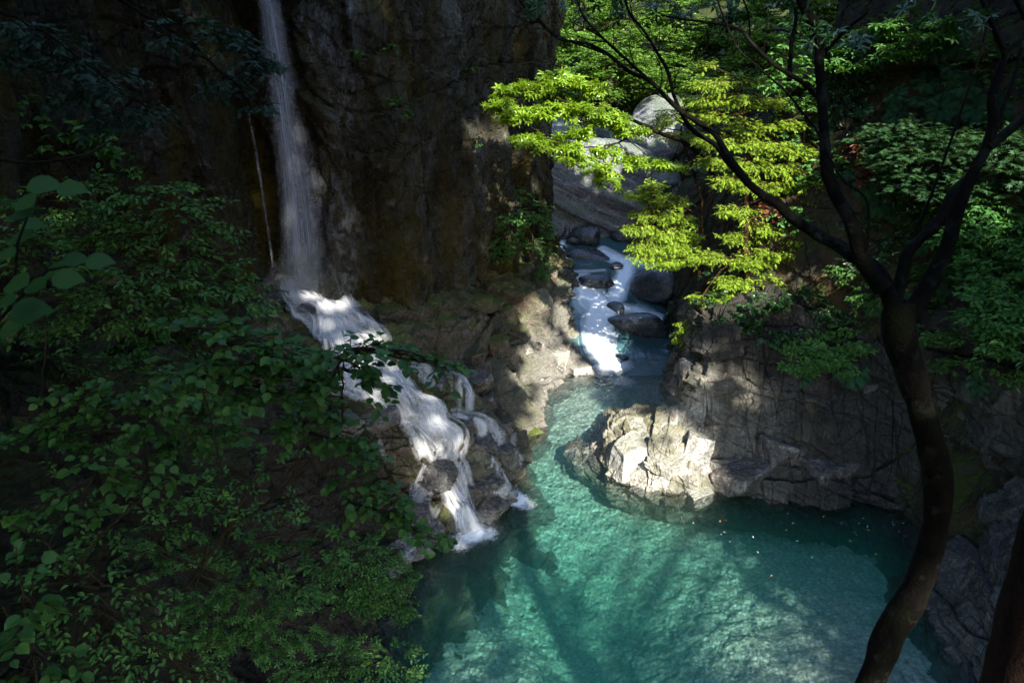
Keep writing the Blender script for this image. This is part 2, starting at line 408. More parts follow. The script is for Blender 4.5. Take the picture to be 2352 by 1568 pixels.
RIGHT = [(1330,1060,-.3),(1400,1095,-.25),(1480,1140,-.2),(1560,1155,-.2),(1620,1165,-.2),(1780,1165,-.15),(1900,1180,-.1),(2060,1185,-.1),(2110,1230,0),(2090,1330,-.1),(2120,1420,-.1),(2190,1568,-.3),(2230,1750,-.5),
 (1300,1150,-3.4),(1500,1250,-4.2),(1800,1300,-4.),(2000,1450,-3),(1900,1600,-3.4),(1280,1000,-1.2),(1250,1750,-4.5),(1290,900,-1.8),(1400,1200,-2.8),(1700,1220,-1.9),(1950,1240,-1.6),
 (1350,1010,-.15),(1390,1010,.2),(1380,960,.15),(1420,1010,.9),(1420,1060,.4),(1440,940,.6),(1500,935,1.3),(1450,1090,.4),(1520,1110,.45),(1440,985,1.3),(1500,1000,1.65),(1560,970,1.85),(1600,1100,.6),(1640,1000,1.7),(1640,1100,.5),
 (1515,900,-.3),(1525,850,-.5),(1540,790,-.4),(1550,740,0),(1480,890,-.4),(1430,850,-.8),(1480,780,-.4),(1500,700,.3),(1565,930,2.0),(1570,900,2.7),(1575,850,3.3),(1590,780,4.2),(1600,720,4.8),
 (1700,1130,.3),(1850,1140,.3),(2000,1150,.35),(1700,1060,1.0),(1700,960,2.2),(1700,870,3.25),(1700,800,4.2),(1850,1080,.9),(1850,960,2.4),(1850,870,3.4),(1850,790,4.4),(2000,1080,1.0),(2000,960,2.5),(2000,870,3.6),(2000,790,4.6),
 (2150,1080,1.6),(2150,960,3.2),(2150,850,4.6),(2300,1100,2.8),(2300,950,4.6),(2300,850,5.6),(2200,1230,1.0),(2352,1250,2.8),(2352,1400,2.4),(2230,1400,.9),(2280,1500,1.0),(2352,1568,1.8),(2450,1300,3.5),(2450,1568,3),(2550,1000,5.8),(2600,1750,3.5),
 (1700,700,5.4),(1850,700,5.6),(2000,700,5.8),(2200,750,6.2),(2500,800,7)]
fL, fR = rbf(LEFT), rbf(RIGHT)
def disp_left(P, nrm):
    a = 1.0
    d = 1.0 * joints(P, [((1, -.6, .1), 1.4, .38), ((.5, 1, .2), 1.3, .38), ((.25, -.3, 1), 1.0, .28), ((.8, .5, .4), .55, .16), ((-.4, .5, 1), .5, .13), ((.9, -.3, -.3), .27, .035), ((.1, .8, .7), .24, .03)], 11) + .10 * blocks(P, (.8, .8, .6), 31, crack=.1) + .03 * blocks(P, (.25, .25, .2), 51, crack=.05) + .2 * fbm(P, .45, 4, 3)
    return d
def surfL(px, py, lift=0.0):
    p = atz(px, py, fL(px, py)); p[..., 2] += lift
    return p
SHEETS = {}
def sstep(a, b, x):
    t = np.clip((x - a) / (b - a), 0, 1); return t * t * (3 - 2 * t)
def sheet_map(name, f, x0, x1, y0, y1, nx, ny, disp, mat, kind='structure', dark=None, wet_sheen=None, palef=None):
    px, py = np.meshgrid(np.linspace(x0, x1, nx), np.linspace(y0, y1, ny))
    P = atz(px, py, f(px, py))
    n = grid_normals(P); n *= np.where((n * ray(px, py)).sum(-1, keepdims=True) > 0, -1, 1)
    # smooth the normals so that displaced cliffs do not fold
    P = P + n * disp(P, n)[..., None]
    o = link(name, mesh_data(name, P.reshape(-1, 3), [grid_faces(ny, nx)[:, ::-1]], mat, False, dict(dark=dark(px, py), **({'wet': wet_sheen(px, py)} if wet_sheen else {}), **({'pale': palef(px, py)} if palef else {})) if dark else None))
    SHEETS[name] = (P, x0, x1, y0, y1)
    tag(o, kind=kind); return o

# left bank with cascade steps + dark slope of the near side share one ground; split by material column
sheet_map('rocky_ground_cascade_bank', fL, 540, 1450, 545, 1700, 800, 900, disp_left, M['ledge'], wet_sheen=lambda x, y: 0 * x, palef=lambda x, y: np.clip(.85 * sstep(1180, 1290, x) * sstep(600, 740, y) + .4 * sstep(1000, 1100, x) * sstep(740, 820, y), 0, 1), dark=lambda x, y: .85 * np.maximum(sstep(960, 800, x + (y - 1100) * -.25) * sstep(860, 960, y), sstep(620, 540, x)))
sheet_map('slope_ground', fL, -260, 545, 545, 1800, 420, 560, lambda P, n: disp_left(P, n) * .9, M['slope'])
def disp_right(P, n):
    return 1.8 * joints(P, [((1, .15, .06), 1.25, .26), ((.35, 1, .05), 1.6, .2), ((.12, .25, 1), 1.5, .16), ((.9, -.5, .15), .5, .10), ((.2, -.2, 1), .6, .06), ((1, .3, -.35), .24, .03), ((.5, .1, 1), .26, .025)], 111) + .06 * blocks(P, (.6, .6, .8), 131, crack=.1) + .25 * fbm(P, (.5, .5, .3), 4, 5)
sheet_map('rocky_bank', fR, 1300, 2560, 690, 1760, 1000, 760, disp_right, M['bank'], wet_sheen=lambda x, y: .8 * sstep(2050, 2150, x) * sstep(1050, 1150, y), dark=lambda x, y: np.clip(.62 * sstep(1600, 1680, x) + .3 * sstep(1700, 1900, x) + .75 * sstep(900, 800, y) - .12 * sstep(2080, 2150, x), 0, .93))

# ------------------------------------------------------------------ cliffs
def smooth_path(pts, n):
    pts = np.array(pts, float); m = len(pts)
    d = np.r_[0, np.cumsum(np.linalg.norm(np.diff(pts, axis=0), axis=1))]
    t = np.linspace(0, d[-1], n); k = np.clip(np.searchsorted(d, t, side='right') - 1, 0, m - 2)
    u = ((t - d[k]) / (d[k + 1] - d[k]))[:, None]
    p0, p1, p2, p3 = pts[np.maximum(k - 1, 0)], pts[k], pts[k + 1], pts[np.minimum(k + 2, m - 1)]
    return .5 * (2 * p1 + (p2 - p0) * u + (2 * p0 - 5 * p1 + 4 * p2 - p3) * u ** 2 + (3 * p1 - p0 - 3 * p2 + p3) * u ** 3)
def cliff(name, path, z0, z1, n, nz, disp, mat, lean=0.0, inward=1, wet=None, ztop=None):
    pl = smooth_path(path, n)
    zz = np.linspace(0, 1, nz); zz = z0 + (z1 - z0) * zz
    P = np.zeros((nz, n, 3)); P[..., :2] = pl[None]; P[..., 2] = zz[:, None]
    if ztop is not None: P[..., 2] = z0 + (P[..., 2] - z0) / (z1 - z0) * (ztop(pl[:, 1])[None] - z0)
    nn = grid_normals(P) * inward
    sm = nn.copy()
    for _ in range(12): sm[:, 1:-1] = (sm[:, :-2] + sm[:, 1:-1] * 2 + sm[:, 2:]) / 4
    sm /= np.linalg.norm(sm, axis=-1, keepdims=True)
    P = P - sm * (lean * (P[..., 2:3] - 4))
    P = P + sm * disp(P)[..., None]
    f = grid_faces(nz, n)
    o = link(name, mesh_data(name, P.reshape(-1, 3), [f if inward > 0 else f[:, ::-1]], mat, False, {'wet': wet(P)} if wet else None))
    tag(o, kind='structure'); return o, pl
LP = [(-15, 2), (-14, 8), (-13, 13), (-12.4, 15.5), (-12.4, 19), (-10.9, 21), (-9.5, 22), (-9.5, 24), (-10.4, 26.6), (-9, 27.3), (-7.6, 27), (-6.7, 25.5), (-4.9, 26), (-3.3, 28), (-1.6, 31), (.1, 34.5), (1.7, 38), (2.3, 40), (1.2, 44), (-3, 49), (-12, 54)]
def dl(P):
    return (.9 * fbm(P, (.22, .22, .14), 3, 7) + .75 * fbm(P, (.7, .7, .22), 5, 9, ridge=True) * .5 + joints(P, [((1, .2, .12), 1.5, .42), ((.2, 1, .1), 1.3, .40), ((.5, -.3, .9), 2.0, .26), ((.9, .6, .2), .6, .17), ((.4, -.8, .35), .5, .14), ((.3, .2, 1), .7, .05), ((1, -.2, .3), .26, .03), ((.2, .9, .5), .22, .03)], 211))
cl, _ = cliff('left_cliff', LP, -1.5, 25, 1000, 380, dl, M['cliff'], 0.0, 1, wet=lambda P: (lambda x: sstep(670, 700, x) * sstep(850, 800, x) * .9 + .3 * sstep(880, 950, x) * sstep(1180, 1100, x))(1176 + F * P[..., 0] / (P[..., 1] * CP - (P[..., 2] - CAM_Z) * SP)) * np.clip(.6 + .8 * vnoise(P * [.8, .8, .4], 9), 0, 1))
RP = [(13, 62), (11.5, 50), (10.5, 42), (10, 36), (9.3, 31), (8.4, 27.8), (8.8, 25.6), (10.6, 23.8), (12.3, 22), (14, 20), (14.8, 17), (15, 12), (16, 6), (17, 0)]
def dr(P):
    return (.9 * fbm(P, (.25, .25, .2), 3, 17) + joints(P, JV, 311) + .4 * fbm(P, (.8, .8, .5), 4, 19, ridge=True) * .5)
cr_, _ = cliff('right_cliff', RP, -1.5, 25, 900, 330, dr, M['rcliff'], .30, 1, ztop=lambda y: np.interp(y, [25.5, 30], [25, 12.5]))

# ------------------------------------------------------------------ pool bed, pool water
def mat_bed():
    m = N('pool_bed_gravel')
    iso = m.coord()
    v = m.n('ShaderNodeTexVoronoi', Vector=iso, Scale=8.0, Randomness=1.0)
    v2 = m.n('ShaderNodeTexVoronoi', Vector=iso, Scale=19.0, Randomness=1.0)
    s1 = m.n('ShaderNodeSeparateColor', Color=v.outputs['Color']); s2 = m.n('ShaderNodeSeparateColor', Color=v2.outputs['Color'])
    c = m.ramp(s1.outputs[0], [(0, (.22, .21, .17)), (.5, (.36, .34, .28)), (.85, (.5, .48, .42)), (1, (.66, .65, .6))])
    c2 = m.ramp(s2.outputs[0], [(0, (.2, .18, .15)), (.5, (.42, .4, .34)), (1, (.62, .6, .54))])
    c = m.mix(m.noise(iso, .9, 4), c, c2)
    c = m.mix(m.ramp(v.outputs['Distance'], [(.35, 0.), (.8, .5)]), c, (.10, .10, .08))
    c = m.mix(m.ramp(m.noise(iso, .35, 4), [(.55, 0.), (.7, .5)]), c, (.07, .08, .06))
    b = m.n('ShaderNodeBump', {'invert': True}, Strength=.35, Distance=.08, Height=v.outputs['Distance'])
    p = m.n('ShaderNodeBsdfPrincipled', Base_Color=c, Roughness=.8, Normal=b.outputs[0])
    return m.done(p.outputs[0])
def bed():
    x, y = np.meshgrid(np.linspace(-9, 20, 420), np.linspace(6, 40, 460))
    def g(cx, cy, sx, sy, r=0):
        dx, dy = x - cx, y - cy; c, s_ = math.cos(r), math.sin(r)
        return np.exp(-((dx * c + dy * s_) / sx) ** 2 - ((-dx * s_ + dy * c) / sy) ** 2)
    z = -1.9 - 1.1 * g(2.5, 16.5, 3, 4) + 1.25 * g(9.0, 12.8, 4.8, 3.8) + 1.1 * g(3, 26.5, 3.5, 4) + .5 * g(-.5, 13, 2, 2) + .9 * g(4, 31, 4, 3)
    P = np.stack([x, y, z], -1)
    P[..., 2] += .18 * fbm(P, .8, 3, 61) + .05 * blocks(P, (.4, .4, .4), 71) + .25 * np.clip(blocks(P, (1.3, 1.3, 1.3), 77), 0, 1) * g(-.5, 12.5, 3, 3)
    o = link('pool_bed', mesh_data('pool_bed', P.reshape(-1, 3), [grid_faces(460, 420)], mat_bed(), True)); tag(o, kind='structure')
bed()

def seg_dist(px, py, line):
    """distance to a polyline and arc length there"""
    line = np.array(line, float); best = np.full(np.shape(px), 1e9); arc = np.zeros(np.shape(px)); acc = 0
    for a, b in zip(line[:-1], line[1:]):
        d = b - a; L2 = d @ d
        t = np.clip(((px - a[0]) * d[0] + (py - a[1]) * d[1]) / L2, 0, 1)
        dd = np.hypot(px - a[0] - t * d[0], py - a[1] - t * d[1])
        n = dd < best; best = np.where(n, dd, best); arc = np.where(n, acc + t * math.sqrt(L2), arc); acc += math.sqrt(L2)
    return best, arc

def mat_pool():
    m = N('turquoise_pool_water')
    w = m.coord((1, 1, 1))
    n1 = m.noise(m.coord((1.5, .7, 1), rot=(0, 0, .5)), 4.5, 5, .6, .8)
    n2 = m.noise(w, 1.1, 3, .5, .5)
    b = m.n('ShaderNodeBump', Strength=1.0, Distance=.055, Height=m.math('ADD', n1, m.math('MULTIPLY', n2, 1.2)))
    fr = m.n('ShaderNodeFresnel', IOR=1.33, Normal=b.outputs[0])
    gl = m.n('ShaderNodeBsdfGlossy', Color=(1, 1, 1, 1), Roughness=.06, Normal=b.outputs[0])
    tr = m.n('ShaderNodeBsdfTransparent')
    s1 = m.n('ShaderNodeMixShader', i0=m.math('MULTIPLY', fr.outputs[0], 1.0, True), i1=tr.outputs[0], i2=gl.outputs[0])
    a = m.n('ShaderNodeAttribute', {'attribute_name': 'foam'})
    fn = m.noise(m.coord((1.5, 1.5, 1.5)), 5, 7, .7, 1.2)
    ff = m.math('MULTIPLY', m.ramp(m.math('ADD', m.math('MULTIPLY', fn, .7), a.outputs['Fac']), [(.62, 0.), (1.15, 1.)]), 1.0, True)
    df = m.n('ShaderNodeBsdfDiffuse', Color=(.85, .88, .9, 1))
    s2 = m.n('ShaderNodeMixShader', i0=ff, i1=s1.outputs[0], i2=df.outputs[0])
    ab = m.n('ShaderNodeVolumeAbsorption', Color=(.14, .95, .78, 1), Density=.30)
    vs = m.n('ShaderNodeVolumeScatter', Color=(.20, .97, .74, 1), Density=.10)
    av = m.n('ShaderNodeAddShader', i0=ab.outputs[0], i1=vs.outputs[0])
    return m.done(s2.outputs[0], av.outputs[0])
def pool():
    nx, ny = 420, 420
    x, y = np.meshgrid(np.linspace(-9, 20, nx), np.linspace(6, 33.5, ny))
    z = np.zeros_like(x)
    P = np.stack([x, y, z], -1)
    P[..., 2] = .02 * fbm(P, 1.2, 3, 81)
    foam = np.zeros_like(x)
    def splash(px, py, r, a):
        nonlocal foam
        c = atz(px, py, 0.); foam = np.maximum(foam, a * np.exp(-((x - c[0]) ** 2 + (y - c[1]) ** 2) / r ** 2))
    splash(1084, 1224, .5, 1.0); splash(1187, 1147, .42, .95); splash(1055, 1245, .6, .5); splash(1120, 1226, .45, .55); splash(1205, 1158, .5, .5); splash(960, 1270, .6, .2)
    splash(1400, 835, 1.2, .8); splash(1380, 815, 1.1, .9); splash(1430, 875, 1.1, .4); splash(1350, 850, .7, .35); splash(1555, 790, .6, .5)
    V = P.reshape(-1, 3); n = len(V)
    # skirt and bottom close the body of water
    i = np.arange(n).reshape(ny, nx)
    ring = np.r_[i[0, :-1], i[:-1, -1], i[-1, :0:-1], i[:0:-1, 0]]
    low = V[ring].copy(); low[:, 2] = -4.5
    V2 = np.r_[V, low, [[5.5, 20, -4.5]]]
    k = len(ring); a = ring; b = np.roll(ring, -1); c = n + np.arange(k); d = np.roll(c, -1)
    side = np.stack([a, c, d, b], -1); bot = np.stack([c, np.full(k, n + k), d], -1)
    at_ = np.r_[foam.ravel(), np.zeros(k + 1)]
    o = link('pool_water', mesh_data('pool_water', V2, [grid_faces(ny, nx), side, bot], mat_pool(), False, {'foam': at_}))
    o.data.polygons.foreach_set('use_smooth', np.r_[np.ones((ny - 1) * (nx - 1), bool), np.zeros(2 * k, bool)])
    tag(o, kind='structure')
pool()

def _blur(A, k):
    for ax in (0, 1):
        for _ in range(3):
            pad_ = [(0, 0)] * A.ndim; pad_[ax] = (k, k); B = np.cumsum(np.pad(A, pad_, mode='edge'), axis=ax)
            n = A.shape[ax]; B = np.concatenate([np.zeros_like(np.take(B, [0], ax)), B], ax)
            A = (np.take(B, range(2 * k + 1, n + 2 * k + 1), ax) - np.take(B, range(0, n), ax)) / (2 * k + 1)
    return A

# ------------------------------------------------------------------ upstream stream
fS = rbf([(1200,860,-.03),(1400,850,-.02),(1600,850,-.02),(1380,815,.1),(1480,815,.0),(1600,800,.0),(1370,770,.45),(1480,790,.05),(1350,730,.85),(1330,700,1.15),(1420,700,1.1),(1480,740,.3),(1600,740,.2),(1460,700,.7),(1600,690,.6),
 (1300,660,1.45),(1400,650,1.5),(1440,640,1.5),(1500,660,1.4),(1600,640,1.5),(1300,600,1.9),(1400,600,1.85),(1500,610,1.8),(1600,600,1.8),(1290,570,2.3),(1400,565,2.2),(1500,570,2.1),(1600,560,2.3),(1250,540,2.7),(1400,530,2.6),(1600,530,2.7)])
def mat_stream():
    m = N('stream_water')
    a = m.n('ShaderNodeAttribute', {'attribute_name': 'foam'})
    uv = m.n('ShaderNodeUVMap', {'uv_map': 'UVMap'})
    mp = m.n('ShaderNodeMapping', Vector=uv.outputs[0]); mp.inputs['Scale'].default_value = (7, 1.2, 1)
    st = m.noise(mp.outputs[0], 1.0, 6, .6, .6)
    ff = m.ramp(m.math('ADD', m.math('MULTIPLY', st, .75), a.outputs['Fac']), [(.5, 0.), (1.3, 1.)])
    b = m.n('ShaderNodeBump', Strength=.8, Distance=.06, Height=m.math('ADD', m.math('MULTIPLY', st, .25), m.noise(m.coord((1.2, .7, 1)), 2.5, 5, .6, .8)))
    p = m.n('ShaderNodeBsdfPrincipled', Base_Color=(.035, .085, .09, 1), Roughness=.08, Normal=b.outputs[0]); p.inputs['IOR'].default_value = 1.33
    df = m.n('ShaderNodeBsdfPrincipled', Base_Color=(.85, .9, .93, 1), Roughness=.6, Normal=b.outputs[0])
    s = m.n('ShaderNodeMixShader', i0=ff, i1=p.outputs[0], i2=df.outputs[0])
    return m.done(s.outputs[0])
def stream():
    nx, ny = 320, 300
    px, py = np.meshgrid(np.linspace(1180, 1640, nx), np.linspace(525, 862, ny))
    P = atz(px, py, fS(px, py)); P[..., 2] += .05 * fbm(P, (1.2, .8, 1), 3, 91)
    foam = np.zeros_like(px); near = np.full(px.shape, 1e9); U_ = px * 0; V_ = px * 0
    for line, w, a in (([(1340, 655), (1375, 700), (1365, 745), (1370, 790), (1395, 830)], 27, .85), ([(1345, 690), (1390, 720), (1385, 790)], 30, .55), ([(1445, 605), (1425, 650), (1410, 700), (1385, 740)], 20, .75), ([(1400, 700), (1460, 712), (1540, 745)], 14, .6),
                       ([(1290, 560), (1298, 590), (1310, 610)], 9, .75), ([(1385, 580), (1430, 600), (1490, 600), (1560, 610)], 15, .62), ([(1440, 620), (1480, 605)], 12, .35), ([(1300, 625), (1390, 620)], 5, .35),
                       ([(1500, 800), (1540, 788), (1565, 770)], 5, .2), ([(1395, 820), (1420, 850)], 18, .4), ([(1300,640),(1350,660)], 10, .3)):
        d, s_ = seg_dist(px, py, line); foam = np.maximum(foam, a * np.exp(-(d / w) ** 2))
        nn = d / w < near; near = np.where(nn, d / w, near); U_ = np.where(nn, d, U_); V_ = np.where(nn, s_, V_)
    uv = np.stack([_blur(U_, 3).ravel() / 60, _blur(V_, 3).ravel() / 60], -1)
    o = link('stream_water', mesh_data('stream_water', P.reshape(-1, 3), [grid_faces(ny, nx)[:, ::-1]], mat_stream(), True, {'foam': foam}, uv)); tag(o, kind='structure')
stream()

# ------------------------------------------------------------------ white water ribbons
def mat_white(name, dens, sx, sy, soft=(.35, .8), colr=(.86, .9, .95), top=1.0):
    m = N(name)
    uv = m.n('ShaderNodeUVMap', {'uv_map': 'UVMap'})
    sep = m.n('ShaderNodeSeparateXYZ', Vector=uv.outputs[0])
    a = m.n('ShaderNodeAttribute', {'attribute_name': 'dens'})
    mp = m.n('ShaderNodeMapping', Vector=uv.outputs[0]); mp.inputs['Scale'].default_value = (sx, sy, 1)
    st = m.noise(mp.outputs[0], 1.0, 5, .6, .25)
    mp2 = m.n('ShaderNodeMapping', Vector=uv.outputs[0]); mp2.inputs['Scale'].default_value = (sx * .22, sy * 1.8, 1)
    st2 = m.noise(mp2.outputs[0], 1.0, 3, .6, .3)
    f = m.ramp(m.math('ADD', m.math('MULTIPLY', st, .6), m.math('MULTIPLY', st2, .4)), [(soft[0], 0.), (soft[1], 1.)])
    al = m.math('MULTIPLY', m.math('MULTIPLY', f, a.outputs['Fac']), dens, True)
    gn = m.t.nodes.new('ShaderNodeNewGeometry'); vm = m.n('ShaderNodeVectorMath', {'operation': 'ADD'}, i0=gn.outputs['Normal'], i1=(0, -1.0, 2.2)); nv = m.n('ShaderNodeVectorMath', {'operation': 'NORMALIZE'}, i0=vm.outputs[0]).outputs[0]
    df = m.n('ShaderNodeBsdfDiffuse', Color=(*colr, 1), Normal=nv); tl = m.n('ShaderNodeBsdfTranslucent', Color=(*colr, 1))
    mx = m.n('ShaderNodeMixShader', i0=.35, i1=df.outputs[0], i2=tl.outputs[0])
    tr = m.n('ShaderNodeBsdfTransparent')
    s = m.n('ShaderNodeMixShader', i0=al, i1=tr.outputs[0], i2=mx.outputs[0])
    return m.done(s.outputs[0])
class Ribbons:
    def __init__(s): s.V = []; s.F = []; s.uv = []; s.d = []; s.n = 0
    def add(s, P, dens, uoff, L, wid):
        nr, nc = P.shape[:2]
        s.V.append(P.reshape(-1, 3)); s.F.append(grid_faces(nr, nc) + s.n); s.n += nr * nc
        u, v = np.meshgrid(np.linspace(0, wid, nc) + uoff, np.linspace(0, L, nr) + uoff * 3.7); s.uv.append(np.stack([u.ravel(), v.ravel()], -1)); s.d.append(dens.ravel())
    def build(s, name, mat):
        return link(name, mesh_data(name, np.concatenate(s.V), [np.concatenate(s.F)], mat, True, {'dens': np.concatenate(s.d)}, np.concatenate(s.uv)))
rng = np.random.default_rng(4)
def fall_ribbon(R, line, Y, width, dens, thick=.25, nr=120, nc=36, fade0=.0, fade1=.1):
    """free falling water: line of photo pixels at distance Y; width in metres (start, end)"""
    line = np.array(line, float); P2 = smooth_path(line, nr); t = np.linspace(0, 1, nr)
    Yv = np.interp(t, np.linspace(0, 1, len(Y)), Y); C = at(P2[:, 0], P2[:, 1], Yv)
    w = width[0] + (width[1] - width[0]) * t
    s_ = np.linspace(-1, 1, nc)
    P = np.repeat(C[:, None], nc, 1)
    P[..., 0] += s_[None] * w[:, None] * .5
    P[..., 1] += -(1 - s_[None] ** 2) * thick + .03 * rng.standard_normal() + .05 * vnoise(np.stack(np.broadcast_arrays(s_[None] * 3 + rng.random() * 9, t[:, None] * 4, 0 * t[:, None]), -1))
    e = np.clip(1 - np.abs(s_) ** 2.2, 0, 1)
    f = np.clip(t / max(fade0, 1e-3), 0, 1) * np.clip((1 - t) / max(fade1, 1e-3), 0, 1)
    d = dens * e[None] * f[:, None]
    R.add(P, d, rng.random() * 30, 6, w.mean())
R = Ribbons()
fall_ribbon(R, [(600, -160), (622, 0), (660, 250), (690, 450), (704, 640)], [26.2, 26, 25.9], (.85, 2.1), .6, .35)
fall_ribbon(R, [(600, -160), (618, 0), (652, 250), (676, 450), (690, 640)], [26.0, 25.8, 25.6], (.55, 1.3), .8, .3)
fall_ribbon(R, [(606, -160), (628, 0), (672, 250), (708, 450), (728, 650)], [26.1, 25.9, 25.8], (.5, 1.1), .8, .25)
fall_ribbon(R, [(596, -160), (606, 0), (640, 250), (662, 450), (668, 640)], [26.4, 26.2, 26.1], (.4, .9), .6, .25)
fall_ribbon(R, [(545, 100), (560, 200), (585, 330), (607, 470), (630, 630)], [26.2, 25.8, 25.6], (.05, .11), .7, .03, fade0=.2)
ff = R.build('waterfall', mat_white('falling_water', .75, 20, .08, (.36, .74), (.75, .82, .95)))
tag(ff, kind='structure')

_G = _blur(SHEETS['rocky_ground_cascade_bank'][0], 4)
def drape(px, py):
    _, x0, x1, y0, y1 = SHEETS['rocky_ground_cascade_bank']; ny, nx = _G.shape[:2]
    fx = np.clip((px - x0) / (x1 - x0) * (nx - 1), 0, nx - 1.001); fy = np.clip((py - y0) / (y1 - y0) * (ny - 1), 0, ny - 1.001)
    i, j = fy.astype(int), fx.astype(int); a, b = (fy - i)[..., None], (fx - j)[..., None]
    return (_G[i, j] * (1 - a) * (1 - b) + _G[i + 1, j] * a * (1 - b) + _G[i, j + 1] * (1 - a) * b + _G[i + 1, j + 1] * a * b)
def flow(R, line, width, dens, lift=.16, n=3, nr=110, nc=8, spread=.25, fade=(.06, .10)):
    """water running over the bank in many thin strands draped on the ground; line (px, py), width in photo pixels"""
    W0 = float(np.mean(width)); ns = max(4, int(W0 / 2.0))
    P2 = smooth_path(line, nr); t = np.linspace(0, 1, nr)
    T = np.gradient(P2, axis=0); T /= np.linalg.norm(T, axis=1, keepdims=True); Nn = np.stack([-T[:, 1], T[:, 0]], -1)
    w = np.interp(t, np.linspace(0, 1, len(width)), width) * 1.18
    for k in range(ns + 1):
        veil = k == 0
        o0 = 0 if veil else rng.uniform(-.5, .5)
        off = o0 + (0 if veil else .16 * vnoise(np.stack([t * 3.5, np.full(nr, k * 3.7 + W0), np.zeros(nr)], -1), 6))
        sw = w * (1.05 if veil else 1) if veil else rng.uniform(4, 13) * (.6 + .4 * rng.random()) * np.clip(w / W0, .5, 1.4)
        s_ = np.linspace(-1, 1, nc * 2 if veil else nc)
        c = P2 + Nn * (off * w)[:, None]
        q = c[:, None] + Nn[:, None] * (s_[None, :, None] * np.broadcast_to(sw, (nr,))[:, None, None] * .5)
        P = drape(q[..., 0], q[..., 1])
        l = (.16 if veil else rng.uniform(.16, .36)) + .02 * (1 - s_[None, :, None] ** 2)
        P = P + (-unit_(ray(q[..., 0], q[..., 1])) * .5 + np.array([0, 0, .7])) * l
        P[..., 2] = np.maximum(P[..., 2], .04)
        e = np.clip(1 - s_ ** 2, 0, 1) ** 1.6
        a0, a1 = (0, 1) if veil else (rng.uniform(-.05, .15), rng.uniform(.85, 1.08))
        f = np.clip((t - a0) / fade[0], 0, 1) * np.clip((a1 - t) / fade[1], 0, 1)
        g = 1 if veil else (.75 + .35 * vnoise(np.stack([t * 5, np.full(nr, k * 1.7), np.ones(nr)], -1), 8))
        R.add(P, (dens * (1.0 if veil else .62) * g * f)[:, None] * e[None] if not np.isscalar(g) else dens * .62 * f[:, None] * e[None], rng.random() * 30, nr * .03, (w.mean() if veil else np.mean(sw)) / 60)
def unit_(v): return v / np.linalg.norm(v, axis=-1, keepdims=True)
R = Ribbons()
def c5(*p): return [(746 + .5 * a, 784 + .5 * b) for a, b in p]
flow(R, [(655, 640), (690, 670), (740, 700), (775, 735), (800, 775)], (50, 90, 95, 85), 1.0, .2, 6)
flow(R, [(760, 690), (800, 730), (850, 760), (890, 800)], (30, 35, 30), .7, .2, 3)
flow(R, [(720, 680), (765, 740), (790, 800), (810, 860), (830, 890)], (60, 70, 70, 60), .9, .2, 5)
flow(R, [(790, 760), (830, 800), (880, 840), (925, 890), (960, 930)], (50, 55, 50, 45), .95, .2, 5)
flow(R, c5((110, 150), (170, 220), (280, 270), (350, 320), (400, 375)), (60, 55, 60, 50), .8, .2, 4)
flow(R, c5((330, 100), (360, 190), (430, 260), (490, 350), (540, 440)), (36, 34, 36, 46), .9, .2, 5)
flow(R, c5((250, 375), (340, 370), (420, 390), (480, 430), (540, 480)), (14, 18, 26, 34), .75, .2, 3)
flow(R, c5((420, 330), (480, 400), (540, 450), (575, 510), (560, 580)), (40, 55, 60, 52), 1.0, .25, 6)
flow(R, c5((430, 430), (460, 520), (490, 600), (520, 640)), (30, 34, 30), .45, .2, 3)
flow(R, c5((555, 560), (500, 590), (460, 640), (440, 700), (420, 760)), (30, 26, 26, 30), .75, .25, 4)
flow(R, c5((560, 560), (570, 620), (600, 680), (650, 770), (670, 860), (690, 900)), (42, 46, 48, 44, 50), 1.0, .25, 6)
flow(R, c5((540, 660), (570, 740), (610, 800), (640, 870)), (24, 26, 30), .8, .25, 4)
flow(R, c5((600, 570), (640, 640), (660, 720)), (14, 16, 14), .6, .2, 2)
flow(R, c5((530, 120), (610, 180), (640, 240), (665, 350)), (12, 14, 13), .8, .2, 2)
flow(R, c5((600, 190), (605, 260), (608, 330)), (8, 9, 9), .55, .2, 2)
flow(R, c5((510, 335), (600, 350), (680, 375), (740, 430), (780, 490), (810, 570), (840, 680)), (9, 12, 18, 24, 26, 34), .75, .22, 4)
flow(R, c5((835, 460), (855, 540), (870, 640)), (8, 10, 9), .45, .2, 2)
flow(R, c5((250, 420), (270, 500), (290, 580)), (6, 7, 6), .3, .2, 1)
flow(R, c5((500, 760), (440, 860), (400, 980), (340, 1040)), (40, 40, 36, 24), .35, .12, 3)
flow(R, c5((800, 690), (850, 715), (900, 735)), (26, 30, 20), .7, .1, 3)
flow(R, c5((640, 890), (690, 905), (740, 900)), (30, 36, 24), .8, .1, 3)
flow(R, c5((60, 20), (110, 90), (130, 160)), (46, 44, 40), .8)
flow(R, c5((200, 130), (250, 190), (330, 250), (380, 300)), (16, 18, 20), .7)
flow(R, c5((390, 120), (450, 180), (500, 230)), (10, 14, 12), .55)
flow(R, c5((350, 380), (400, 440), (430, 520), (450, 600)), (22, 22, 18), .5)
flow(R, c5((590, 480), (620, 540), (650, 600), (700, 700)), (8, 10, 10), .5)
flow(R, c5((760, 450), (770, 520), (760, 600)), (10, 12, 10), .5)
flow(R, c5((700, 390), (730, 450), (745, 520)), (10, 10, 8), .45)
flow(R, c5((470, 760), (480, 830), (500, 880)), (26, 26, 20), .5)
flow(R, [(730, 690), (770, 690), (820, 700), (850, 730), (870, 770)], (14, 18, 20, 18), .55)
cw = R.build('cascade_water', mat_white('cascading_water', 1.0, 10, .25, (.27, .68), (.98, .99, 1.)))
tag(cw, kind='structure')

